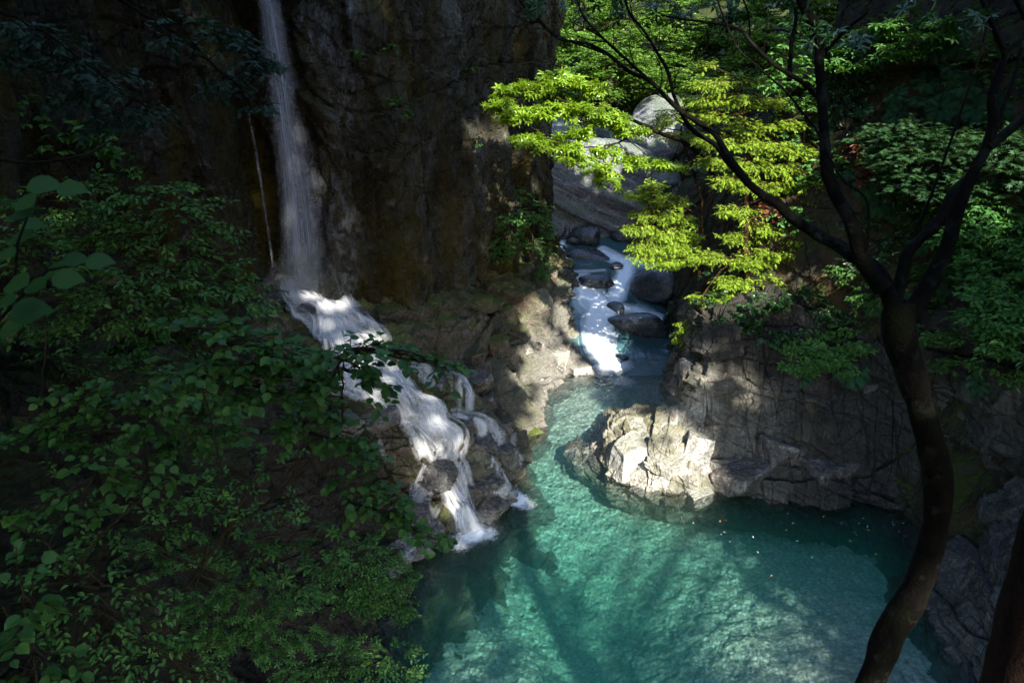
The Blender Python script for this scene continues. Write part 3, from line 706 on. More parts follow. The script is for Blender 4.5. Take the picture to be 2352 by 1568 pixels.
def ico(sub):
    import bmesh
    bm = bmesh.new(); bmesh.ops.create_icosphere(bm, subdivisions=sub, radius=1)
    V = np.array([v.co[:] for v in bm.verts]); Fc = np.array([[v.index for v in f.verts] for f in bm.faces]); bm.free()
    return V / np.linalg.norm(V, axis=1, keepdims=True), Fc
def mist(px, py, z, size, dens):
    m = N('spray_mist'); tc = m.coord((1, 1, 1)); ln = m.n('ShaderNodeVectorMath', {'operation': 'LENGTH'}, i0=tc)
    f = m.ramp(ln.outputs['Value'], [(0., 1.), (.35, .5), (.9, 0.)])
    nz = m.ramp(m.noise(tc, 2.2, 3), [(.35, .25), (.65, 1.)])
    vs = m.n('ShaderNodeVolumeScatter', Color=(.95, .97, 1, 1), Density=m.math('MULTIPLY', m.math('MULTIPLY', f, nz), dens))
    mt = m.done(None, vs.outputs[0]); D, Fc = ico(3)
    o = link('mist', mesh_data('mist', D, [Fc], mt), None, atz(px, py, z)); o.scale = size
    tag(o, kind='stuff'); return o
mist(700, 645, 6.0, (2.3, 1.3, 1.1), .75)
mist(1090, 1215, .3, (1.2, .9, .6), .5)
# ------------------------------------------------------------------ rocks
ICO = {k: ico(k) for k in (4, 5, 6)}
def rock_mesh(name, mat, size, seed, facets=12, round_=.0, rough=.03, sub=5, flat=1.0, smooth=False, strata=0.0):
    r = np.random.default_rng(seed); D, Fc = ICO[sub]
    n = r.normal(size=(facets, 3)); n /= np.linalg.norm(n, axis=1, keepdims=True)
    h = r.uniform(.62, 1.0, facets)
    if round_ < .3:
        A = np.array([[1, 0, 0], [-1, 0, 0], [0, 1, 0], [0, -1, 0], [0, 0, 1], [0, 0, -1.]]) + r.normal(size=(6, 3)) * .16
        n = np.concatenate([A / np.linalg.norm(A, axis=1, keepdims=True), n[:5]]); h = np.concatenate([r.uniform(.62, .85, 6), r.uniform(.8, 1.05, 5)])
    c = D @ n.T; rad = np.where(c > .05, h[None] / np.maximum(c, .05), 9)
    if round_ > 0:
        k = 4 + 14 * (1 - round_); rad = (np.minimum(rad, 1.6) ** -k).sum(1) ** (-1 / k) * 1.15
    else: rad = np.minimum(rad.min(1), 1.25)
    V = D * rad[:, None] * np.asarray(size, float)
    q = V + seed * 3.1
    s = float(np.mean(size))
    nr = D.copy()
    V = V + nr * (s * (rough * 2.2 * fbm(q, 1.2 / s, 4, seed) + rough * .8 * joints(q / s, [((1, .2, .1), .5, 1), ((.2, 1, .3), .45, 1), ((.3, -.2, 1), .5, .8), ((.8, .6, .5), .2, .35)], seed) * (1 - round_) + strata * fbm(q, np.array([.6, 1.0, 5.0]) / s, 4, seed + 5)))[:, None]
    return mesh_data(name, V, [Fc], mat, smooth)
def rock(name, label, px, py, z, size, rot, mat, seed, group, **kw):
    p = atz(px, py, z)
    o = link(name, rock_mesh(name, M[mat], size, seed, **kw), None, p); o.rotation_euler = rot
    tag(o, label, kw.get('cat', 'boulder' if name == 'boulder' else 'rock'), group); return o
SB = 'boulders in the upstream rapids'
def boulder(label, px, py, z, size, rot, seed, mat='boulder', **kw):
    return rock('boulder', label, px, py, z, size, rot, mat, seed, SB, **kw)
kw = dict(round_=.75, rough=.025, smooth=True, facets=14)
boulder('dark domed boulder sitting tall right in front of the big banded rock', 1342, 548, 2.5, (1.15, 1.1, 1.15), (.1, .1, .5), 3, **kw)
boulder('wet black boulder with flat lumpy back below the domed one', 1345, 595, 1.75, (1.75, 1.2, .75), (0, .1, -.1), 8, **kw)
boulder('brown topped boulder left of the small chute in mid rapids', 1372, 655, 1.35, (1.1, .9, .62), (.1, .15, .3), 12, **kw)
boulder('large glossy black boulder right of the small chute', 1506, 660, 1.4, (1.75, 1.5, 1.05), (.05, -.1, .2), 15, **kw)
boulder('long wet boulder at the foot of the white rapids', 1470, 755, .3, (1.75, 1.1, .95), (.1, .12, -.25), 21, **kw)
boulder('low flat slab just breaking the stream near the yellow green sprays', 1480, 590, 1.75, (1.8, 1.0, .35), (0, .05, .1), 25, **kw)
boulder('small brown stone half sunk above the glossy black boulder', 1558, 612, 1.75, (.5, .4, .25), (0, 0, 0), 27, **kw)
boulder('tiny dark stone in the current beside the small brown one', 1508, 618, 1.72, (.45, .35, .2), (0, 0, .6), 29, **kw)
boulder('small grey stone wedged between the left bank and the domed boulder', 1312, 560, 2.3, (.5, .5, .5), (0, 0, .3), 31, **kw)
boulder('dark stone at the stream edge under the bank', 1288, 645, 1.7, (.7, .9, .9), (0, .2, .3), 33, facets=12, round_=.5)
boulder('small wet stone between the lumpy boulder and the brown topped one', 1415, 612, 1.8, (.55, .45, .3), (0, 0, .4), 35, **kw)
boulder('dark stone splitting the white water above the long wet boulder', 1412, 712, .85, (.5, .45, .4), (0, .1, .4), 36, **kw)
boulder('black stone at the right foot of the rapids under the bank', 1555, 735, .5, (.7, .6, .55), (0, 0, .9), 37, **kw)
boulder('little dark stone in the calm water below the long wet boulder', 1430, 822, .0, (.4, .35, .2), (0, 0, .2), 38, **kw)
# the huge banded boulder and rocks above it
p = at(1362, 462, 50.5)
bb = link('boulder', rock_mesh('boulder', M['bigboulder'], (4.9, 4.0, 4.0), 44, facets=13, round_=.55, rough=.04, sub=6, smooth=False, strata=.2), None, p)
bb.rotation_euler = (.1, .42, .15); tag(bb, 'house sized banded grey boulder with sunlit top blocking the gorge', 'boulder', SB)
for (px, py, Y, s, lab, sd) in ((1440, 330, 57, (3.4, 2.5, 2.2), 'pale rounded boulder perched behind the banded one', 51), (1520, 395, 50, (1.6, 1.2, .8), 'dark flat boulder right of the banded one', 52),
                                (1555, 300, 58, (3.5, 2.4, 2.2), 'bright sunlit boulder half hidden behind the evergreen branch', 53), (1500, 430, 48, (.9, .7, .6), 'small pale stone at the right shoulder of the banded boulder', 54),
                                (1565, 430, 50, (1.5, 1.2, 1.6), 'blue grey boulder in the shady gap at the far right of the stream', 55), (1295, 535, 47, (1.0, .8, .8), 'dark wedge shaped stone under the left end of the banded boulder', 57), (1450, 545, 47, (1.5, .9, .6), 'dark low stone under the right end of the banded boulder', 58), (1560, 510, 47, (1.3, 1, 1.2), 'dark stone behind the lower cypress limbs', 59), (1500, 350, 55, (1.8, 1.4, 1.3), 'angular grey stone between the perched and the sunlit boulder', 60), (1290, 330, 58, (2.5, 2, 3), 'grey boulder far back against the left cliff', 56)):
    o = link('boulder', rock_mesh('boulder', M['bigboulder' if Y > 48 else 'boulder'], s, sd, facets=13, round_=.7, smooth=True), None, at(px, py, Y)); o.rotation_euler = (0, .1, sd * .7); tag(o, lab, 'boulder', SB)
# closing slope behind
CB = 'rocks along the cascade'
rk = [  # px, py, z, size, rotz, seed, mat, label
 (562, 640, 6.1, (.55, .6, .75), .2, 61, 'tall brown block at the left foot of the waterfall'), (600, 665, 5.9, (.6, .5, .6), .9, 62, 'squarish brown block just left of the splash'),
 (640, 690, 5.7, (.55, .5, .5), 1.4, 63, 'grey rock on the left rim of the upper cascade'), (700, 740, 5.3, (.85, .7, .75), .3, 64, 'big dark angular rock beside the brightest white water'),
 (590, 735, 5.8, (.6, .6, .6), 2.2, 65, 'brown rock below the tall block by the waterfall'), (820, 730, 4.9, (.5, .45, .5), .8, 66, 'dark rock splitting the upper cascade in two'),
 (828, 640, 5.75, (.45, .35, .55), .5, 67, 'pale speckled rock sticking up at the cliff foot'), (790, 655, 5.6, (.5, .4, .25), 1.0, 68, 'flat wet rock right of the splash zone'),
 (1000, 890, 3.2, (1.0, .8, .75), .3, 69, 'large dark slab with two thin trickles down its face'), (930, 915, 3.45, (.55, .5, .55), 1.1, 70, 'dark rock between the two main white streams'),
 (1095, 880, 2.6, (.6, .5, .55), .7, 71, 'light grey rock above the right hand trickles'), (1060, 980, 2.1, (.6, .55, .5), .2, 72, 'wet grey rock between main stream and right trickle'),
 (1100, 1030, 1.5, (.65, .6, .6), 1.9, 73, 'shiny rock with pale face in the lower right cascade'), (1140, 1000, 1.4, (.6, .5, .7), .6, 74, 'upright brown rock at the right rim of the cascade'),
 (1105, 1120, .7, (.6, .5, .5), .4, 75, 'grey wedge rock under the right trickle'), (1130, 1170, .25, (.65, .5, .42), .9, 76, 'pale grey rock at the waterline between the two splashes'),
 (1010, 1090, 1.5, (.5, .5, .6), 2.5, 77, 'rounded rock the water spreads over in a fan'), (960, 1190, .6, (.55, .5, .4), .1, 78, 'low dark rock left of the fan of water'),
 (1160, 1060, .9, (.5, .5, .8), .5, 79, 'brown pillar rock standing at the pool edge'), (870, 960, 3.5, (.9, .6, .35), .25, 80, 'flat brown ledge rock with a thin sheet of water'),
 (940, 1270, .15, (.7, .5, .35), .5, 81, 'pale streaked rock at the lower left pool edge'), (990, 1230, .2, (.6, .5, .4), 1.5, 82, 'grey rock left of the main splash'),
 (900, 1310, .1, (.6, .5, .3), .8, 83, 'low wet rock under the shrub at the pool edge'), (1010, 1010, 2.2, (.45, .4, .4), .8, 84, 'small wet rock in the middle of the main stream'),
 (790, 985, 4.0, (.6, .5, .4), .8, 85, 'brown rock on the dark wall left of the cascade'), (740, 850, 4.9, (.6, .5, .4), .8, 86, 'brown rock peeping between leaves left of the cascade'),
 (700, 700, 5.45, (.3, .3, .3), .8, 87, 'small rock in the white water near the waterfall'), (880, 810, 4.4, (.5, .45, .35), .3, 88, 'brown rock on the right rim of the upper cascade')]
for px, py, z, s, rz, sd, lab in rk:
    o = link('rock', rock_mesh('rock', M['block'], s, sd, facets=9, rough=.06), None, atz(px, py, z - .08)); o.rotation_euler = (.2, -.15, rz); tag(o, lab, 'rock', CB)
BB = 'rocks on the left bank of the channel'
rk = [(1090, 700, 4.0, (.9, .8, .5), .2, 101, 'ledge', 'mossy hump at the foot of the dark cliff'), (1060, 770, 3.5, (.8, .7, .45), 1.1, 102, 'ledge', 'mossy green rock below the hump'),
 (1235, 720, 2.6, (1.15, .9, 1.05), .5, 103, 'bank', 'big rounded rock with a sunlit yellow top beside the rapids'), (1200, 800, 1.9, (.55, .5, .7), .2, 104, 'bank', 'narrow pale rock below the sunlit one'),
 (1280, 830, .8, (.75, .7, .5), 1.4, 105, 'paleblock', 'pale fractured block sloping to the rapids'), (1330, 850, .3, (.7, .55, .35), .3, 106, 'paleblock', 'low white block at the point of the bank'),
 (1235, 880, .6, (.45, .4, .5), .9, 107, 'paleblock', 'white upright block at the edge of the channel'), (1190, 930, .9, (.65, .5, .6), .2, 108, 'ledge', 'round brown rock above the shallow channel'),
 (1215, 1000, .1, (.7, .55, .35), .7, 109, 'ledge', 'brown rock sliding into the turquoise channel'), (1140, 800, 2.8, (.55, .5, .7), .4, 110, 'ledge', 'dark upright rock in the middle of the bank'),
 (1160, 730, 3.2, (.6, .5, .6), .4, 111, 'ledge', 'brown rock left of the sunlit rounded one'), (1340, 690, 1.0, (.65, .6, .6), .4, 112, 'block', 'dark wet rock at the lip of the rapids'),
 (1090, 830, 2.9, (.5, .4, .6), .8, 113, 'ledge', 'brown rock above the grey ones by the trickles'), (1120, 925, 2.0, (.5, .5, .45), .3, 114, 'block', 'angular dark rock above the pool corner'),
 (1310, 770, .7, (.5, .5, .45), .3, 115, 'bank', 'grey rock where the white rapids turn'), (1255, 640, 3.2, (.7, .7, .8), .3, 116, 'ledge', 'shaded rock under the creeper at the gorge corner')]
for px, py, z, s, rz, sd, mt, lab in rk:
    o = link('rock', rock_mesh('rock', M[mt], s, sd, facets=10, round_=0, rough=.06), None, atz(px, py, z - .22)); o.rotation_euler = (.1, -.2, rz); tag(o, lab, 'rock', BB)
RB = 'blocks on the right bank'
rk = [(1450, 1050, .75, (.75, .7, .95), .3, 121, 'dazzling white block with dark cleft at the pool edge'), (1530, 1080, .55, (.6, .6, .8), .8, 122, 'white angular block right of the dazzling one'),
 (1500, 1000, 1.05, (1.1, .9, .5), .2, 123, 'broad pale flat topped block strewn with red leaves'), (1600, 1040, 1.0, (.65, .6, .95), 1.4, 124, 'tall pale block at the middle of the right bank'),
 (1700, 1095, .35, (1.1, .9, .8), .5, 125, 'grey squarish block low at the waterline'), (1640, 960, 1.9, (.6, .5, .5), .2, 126, 'grey block above the tall pale one'),
 (1790, 1050, .9, (1.2, .9, 1.1), .3, 127, 'grey fractured face of rock above the dark water'), (1980, 890, 3.2, (.75, .6, .5), .4, 128, 'overhanging rounded block with a leafy top near the big trunk'),
 (1890, 1090, .5, (1.2, .9, .9), .4, 129, 'dark jagged block near the tree trunk'), (1600, 1135, -.12, (.6, .45, .3), .4, 130, 'pale block sinking under green water'),
 (1580, 870, 2.9, (.4, .5, 1.0), .1, 131, 'narrow yellowish pillar at the corner of the bank'), (1650, 890, 2.8, (.5, .4, .7), .5, 132, 'yellow lichen rock beside the narrow pillar')]
for px, py, z, s, rz, sd, lab in rk:
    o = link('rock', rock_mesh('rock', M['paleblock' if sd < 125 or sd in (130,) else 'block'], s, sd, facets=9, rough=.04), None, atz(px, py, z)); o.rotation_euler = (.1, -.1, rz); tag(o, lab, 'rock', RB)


# ------------------------------------------------------------------ ray hits on the ground built so far
bpy.context.view_layer.update()
_dg = bpy.context.evaluated_depsgraph_get()
GROUND = [o for o in col.objects if o.type == 'MESH' and o.name.split('.')[0] in ('left_cliff', 'right_cliff', 'rocky_bank', 'rocky_ground_cascade_bank', 'slope_ground', 'rock')]
def hit(px, py, dflt=25.0):
    d = ray(px, py); d = d / np.linalg.norm(d); o = Vector((0, 0, CAM_Z)); best = None; bd = 1e9
    for g in GROUND:
        if g.name.startswith('rock') and not g.name.startswith('rocky'):
            loc = g.location
            if abs((loc - o).normalized().dot(Vector(d))) < .995: continue
        mi = HM.setdefault(g.name, g.matrix_world.inverted())
        ok, l, nrm, i = g.ray_cast(mi @ o, (mi.to_3x3() @ Vector(d)), distance=200)
        if ok:
            w = g.matrix_world @ l; k = (w - o).length
            if k < bd: bd = k; best = (np.array(w[:]), np.array((g.matrix_world.to_3x3() @ nrm)[:]))
    if best is None: return at(px, py, dflt), np.array([0, -1., 0])
    return best
HM = {}

# ------------------------------------------------------------------ far hillside, plateaus, slope behind the viewpoint
def hillside():
    x, y = np.meshgrid(np.linspace(-30, 60, 220), np.linspace(56, 130, 160))
    z = 2 + (y - 56) * .55 + np.abs(x - 9) * .35
    P = np.stack([x, y, z], -1); P[..., 2] += 2 * fbm(P, .12, 4, 401) + .6 * fbm(P, .8, 3, 402)
    tag(link('hillside', mesh_data('hillside', P.reshape(-1, 3), [grid_faces(160, 220)], M['slope'])), kind='structure')
    x, y = np.meshgrid(np.linspace(-6, 16, 160), np.linspace(30, 58, 160))
    z = -.6 + np.interp(y, [30, 36, 42, 50, 58], [-.6, .6, 1.4, 2.2, 3.0]) + 0 * x
    P = np.stack([x, y, z], -1); P[..., 2] += .4 * fbm(P, .6, 4, 403) + .25 * blocks(P, (1, 1, 1), 404)
    tag(link('stream_bed', mesh_data('stream_bed', P.reshape(-1, 3), [grid_faces(160, 160)], M['slope'])), kind='structure')
    for nm, x0, x1, y0, y1, zf in (('left_plateau_ground', -50, -11.5, -20, 60, lambda x, y: 24.2 + (-x - 12) * .5), ('right_plateau_ground', 19, 60, -20, 60, lambda x, y: 24 + (x - 20) * .5),
                                   ('hill_ground', -34, 34, -48, -2.5, lambda x, y: 11.0 + (-2.5 - y) * .72)):
        x, y = np.meshgrid(np.linspace(x0, x1, 60), np.linspace(y0, y1, 60))
        P = np.stack([x, y, zf(x, y)], -1); P[..., 2] += .6 * fbm(P, .3, 3, 405)
        tag(link(nm, mesh_data(nm, P.reshape(-1, 3), [grid_faces(60, 60)], M['slope'])), kind='structure')
hillside()

# ------------------------------------------------------------------ leaf and bark materials
M['canopy'] = mat_leaf('canopy_leaves', (.02, .045, .01), (.04, .08, .015), trans=.12)
M['broad'] = mat_leaf('broad_green_leaves', (.026, .078, .018), (.042, .115, .024), (.065, .15, .026), trans=.35, rough=.4)
M['small'] = mat_leaf('small_green_leaves', (.035, .105, .026), (.06, .16, .036), (.10, .21, .042), trans=.35)
M['fresh'] = mat_leaf('fresh_green_leaves', (.03, .09, .014), (.05, .13, .02), trans=.45)
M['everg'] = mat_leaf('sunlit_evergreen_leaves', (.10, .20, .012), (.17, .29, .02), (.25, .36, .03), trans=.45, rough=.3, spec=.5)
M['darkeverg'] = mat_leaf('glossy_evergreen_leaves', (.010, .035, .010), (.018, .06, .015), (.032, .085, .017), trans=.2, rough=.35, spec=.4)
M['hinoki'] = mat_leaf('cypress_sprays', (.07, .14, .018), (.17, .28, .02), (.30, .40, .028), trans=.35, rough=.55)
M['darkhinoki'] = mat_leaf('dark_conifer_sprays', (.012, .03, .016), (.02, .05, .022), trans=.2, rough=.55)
M['fern'] = mat_leaf('fern_fronds', (.02, .075, .035), (.035, .11, .045), trans=.3)
M['bluegreen'] = mat_leaf('blue_green_maple_leaves', (.016, .048, .020), (.03, .075, .026), trans=.35)
M['forest'] = mat_leaf('far_forest_leaves', (.03, .08, .012), (.07, .15, .018), (.12, .23, .025), trans=.4)
M['deadleaf'] = mat_leaf('dead_brown_leaves', (.10, .035, .02), (.16, .06, .03), trans=.2, tcol=(1.2, .8, .5))
M['bark'] = mat_bark('dark_smooth_bark', (.0015, .0012, .001), (.0048, .0038, .0026), lichen=.15, moss=.25)
M['rough'] = mat_bark('rough_reddish_bark', (.004, .0025, .002), (.022, .011, .007), scale=4, bump=1.0)
M['hinokibark'] = mat_bark('brown_cypress_bark', (.02, .011, .006), (.07, .04, .02))
M['twig'] = mat_bark('pale_twig_bark', (.012, .009, .006), (.035, .03, .02))
M['redtwig'] = mat_bark('tan_conifer_twig_bark', (.12, .06, .025), (.28, .16, .07))
M['darktwig'] = mat_bark('dark_twig_bark', (.006, .004, .003), (.02, .015, .010))

rng = np.random.default_rng(77)
def unit(v): return v / np.maximum(np.linalg.norm(v, axis=-1, keepdims=True), 1e-9)
def limb_pts(a, b, sag=.0, wob=.08, n=9):
    a, b = np.asarray(a, float), np.asarray(b, float); t = np.linspace(0, 1, n)[:, None]
    L = np.linalg.norm(b - a); p = a + (b - a) * t
    w = rng.normal(size=(n, 3)) * wob * L * .35; w = np.cumsum(w, 0) / 2.2; w -= w[-1] * t; w[0] = 0
    p = p + w; p[:, 2] += sag * L * 4 * (t * (1 - t))[:, 0]
    return p
def pad(W, Lf, C, rad, src, nt, tl, kind, size, per=7, up=(0, 0, 1), droop=.15, nj=.35, twr=.006, out=.8, jit=.35):
    """one layered pad of foliage: nt twigs of length tl in an ellipsoid; wood into W, leaves into Lf"""
    C = np.asarray(C, float); rad = np.asarray(rad, float)
    d = rng.normal(size=(nt, 3)); d = unit(d) * rng.random((nt, 1)) ** .45
    S = C + d * rad
    outd = unit((S - np.asarray(src, float)) * [1, 1, .35]); D = unit(outd * out + rng.normal(size=(nt, 3)) * [.55, .55, .18])
    L = tl * rng.uniform(.6, 1.2, nt)
    up = np.asarray(up, float)
    t = (np.arange(per) + .5) / per
    P = S[:, None] + D[:, None] * (L[:, None] * t[None])[..., None]; P[..., 2] -= droop * L[:, None] * t[None] ** 2
    sgn = np.where(np.arange(per) % 2 == 0, 1, -1)[None, :, None]
    side = unit(np.cross(up, D))[:, None] * sgn
    ax = unit(D[:, None] * .65 + side * .8 + rng.normal(size=P.shape) * jit * .6 + np.array([0, 0, -.12]))
    nr = unit(up + rng.normal(size=P.shape) * nj)
    if kind in ('whorl', 'tip'):
        ax = unit(D[:, None] + rng.normal(size=P.shape) * jit)
    tpl = {'ovate': TO, 'diamond': TD, 'broad': TB, 'maple': TM, 'whorl': TW, 'hinoki': TH}[kind]
    Lf.leaves(P.reshape(-1, 3), ax.reshape(-1, 3), nr.reshape(-1, 3), size * rng.uniform(.65, 1.2, nt * per), tpl)
    if W is not None:
        for k in range(nt):
            e = S[k] + D[k] * L[k]; e = e - [0, 0, droop * L[k]]
            W.tube([S[k] - D[k] * L[k] * .25, (S[k] + e) / 2 + [0, 0, droop * L[k] * .25], e], [twr, twr * .8, twr * .4], 3)
def pxpads(lst):
    """(px, py, Y, rx px, ry px[, depth m]) -> centre, radii in metres"""
    out = []
    for q in lst:
        C = at(q[0], q[1], q[2]); k = q[2] / F / ray(q[0], q[1])[1]
        out.append((C, (q[3] * k, q[5] if len(q) > 5 else q[3] * k * .7, q[4] * k)))
    return out
def plant(name, label, cat, group, base, stems, pads, kind, size, lmat, wmat, dens=30, tl=.5, per=7, limb=.02, parts=('foliage', 'stem'), src=None, sag=.05, padk=1.0, **kw):
    """stems: list of (points, r0, r1). pads: from pxpads. limbs run from the nearest stem point to each pad"""
    root = empty(name, base); tag(root, label, cat, group)
    W, T, Lf = MB(), MB(), MB(); sp = []
    for pts, r0, r1 in stems:
        P = smooth_path(pts, 24) if False else np.array(pts, float)
        t = np.linspace(0, 1, 22); pp = np.stack([np.interp(t, np.linspace(0, 1, len(P)), P[:, k]) for k in range(3)], -1)
        pp = .5 * pp + .25 * np.vstack([pp[:1], pp[:-1]]) + .25 * np.vstack([pp[1:], pp[-1:]])
        pp[1:-1] += rng.normal(size=(20, 3)) * r0 * .35
        T.tube(pp, np.linspace(r0, r1, 22), 7); sp.append(pp)
    sp = np.concatenate(sp) if sp else np.array([base], float)
    for C, rad in pads:
        a = sp[np.argmin(np.linalg.norm((sp - C) * [1, 1, 1.3], axis=1))]
        if limb > 0 and np.linalg.norm(C - a) > .05:
            W.tube(limb_pts(a, C, sag), np.linspace(limb, limb * .35, 9), 5)
            for q in range(3):
                W.tube(limb_pts(a + (C - a) * .6, C + rng.normal(size=3) * rad * .45, sag * .5, .06, 6), np.linspace(limb * .5, limb * .15, 6), 4)
        rad = np.asarray(rad) * padk; vol = rad[0] * rad[1] * 3.14
        pad(W, Lf, C, rad, a if src is None else src, max(4, int(dens * vol)), tl, kind, size, per, **kw)
    o = np.array(base, float)
    c = link(parts[0], Lf.data(name + '_' + parts[0], lmat, False, o), root)
    if not W.empty_() or not T.empty_():
        for MBo in (T,):
            if not W.empty_():
                for v in W.V: T.V.append(v)
                for kf, fs in W.Fs.items():
                    T.Fs.setdefault(kf, []).extend([f + T.n for f in fs])
                T.n += W.n
        link(parts[1], T.data(name + '_' + parts[1], wmat, True, o), root)
    return root

# ------------------------------------------------------------------ unseen canopy added to block sun and sky; gaps aim sunlight at chosen spots
LIT = []
def lit(px, py, Y=None, z=None, r=1.0):
    LIT.append((at(px, py, Y) if Y is not None else atz(px, py, z), r))
for a in ((1170, 240, 1.0), (1240, 215, 1.2), (1310, 225, 1.3), (1290, 290, 1.2), (1240, 320, .9), (1370, 270, 1.0), (1330, 350, 1.0), (1400, 400, .9), (1430, 310, .8), (1500, 370, .8), (1560, 260, .5)): lit(a[0], a[1], Y=29, r=a[2])
for a in ((1640, 200, .6), (1700, 300, .8), (1790, 290, .7), (1750, 350, 1.0), (1660, 410, .6), (1800, 420, .8), (1480, 560, 1.1), (1540, 585, .9), (1620, 590, .6), (1770, 540, .7), (1700, 610, .9), (1840, 590, .8), (1640, 700, 1.1), (1720, 660, .8),
          (1790, 650, .5), (1900, 650, .6), (1830, 740, .7), (1600, 740, .7)): lit(a[0], a[1], Y=26.5, r=a[2])
for a in ((1400, 350, 50, 2.2), (1340, 370, 50, 1.4), (1560, 300, 57, 3.0), (1450, 320, 56, 1.5), (1400, 130, 66, 4), (1330, 60, 70, 4), (1520, 40, 70, 5), (1450, 190, 64, 3), (1650, 60, 66, 3)): lit(a[0], a[1], Y=a[2], r=a[3])
for a in ((1235, 715, 3.2, .8), (1265, 760, 2.2, .5), (1230, 830, 1.4, .6), (1300, 835, .8, .9), (1340, 860, .4, .7), (1180, 880, 1.2, .35), (1290, 900, -.5, 1.3), (1300, 940, -.6, 1.5), (1260, 1000, -.7, 1.3), (1270, 1070, -1.4, 1.1), (1330, 1040, -.3, 1.2),
          (1300, 1150, -2, 1.1), (1330, 1250, -2, 1.0), (1240, 1140, -2, .8), (1400, 1300, -2, .9), (1480, 1400, -2, 1.1), (1380, 760, .6, 1.3), (1430, 720, .8, .7), (1410, 830, 0, .8), (1440, 1040, 1.0, .6), (1500, 1090, .6, .55), (1490, 970, 1.7, .6),
          (1600, 1030, 1.3, .55), (1560, 1140, .1, .6), (1580, 870, 3.0, .45), (1700, 870, 3.2, .3), (1640, 1110, .4, .3), (1480, 690, 1.4, .3), (1700, 930, 2.4, .25), (1600, 1400, -1, .8), (1560, 1500, -1, .7)): lit(a[0], a[1], z=a[2], r=a[3])
SOFT = [(atz(x, y, z), r, pr) for x, y, z, r, pr in ((1400, 1290, -1.5, 4.2, 1.), (1600, 1330, -1.5, 3.4, 1.), (1400, 1470, -1.5, 3.6, 1.), (1180, 1420, -1.5, 3.0, .7), (1080, 1480, -1.2, 2.6, .6), (1290, 960, -.6, 2.0, .95), (1700, 1450, -1.2, 3.0, .6), (1330, 1180, -1.5, 2.6, 1.), (1530, 1060, 1.0, 1.6, .5), (1300, 800, 1., 1.6, .4),
        (1250, 850, 1., 2.0, .4), (740, 690, 5.5, 1.3, .78), (830, 800, 4.6, 1.3, .78), (930, 910, 3.6, 1.2, .78), (1000, 1040, 2.0, 1.2, .78), (1060, 1160, .6, 1.1, .78), (1390, 740, 1., 2.0, .95), (1440, 640, 1.5, 2.0, .7), (1440, 880, -.5, 2.0, .55))] + [(at(x, y, Y), r, pr) for x, y, Y, r, pr in ((1740, 350, 26.5, 3.6, .66), (1760, 620, 26, 4.2, .78), (1530, 520, 27.5, 2.4, .75), (1320, 280, 29, 2.8, .8), (1400, 100, 66, 14, .7), (1380, 400, 50, 4.5, .8))]
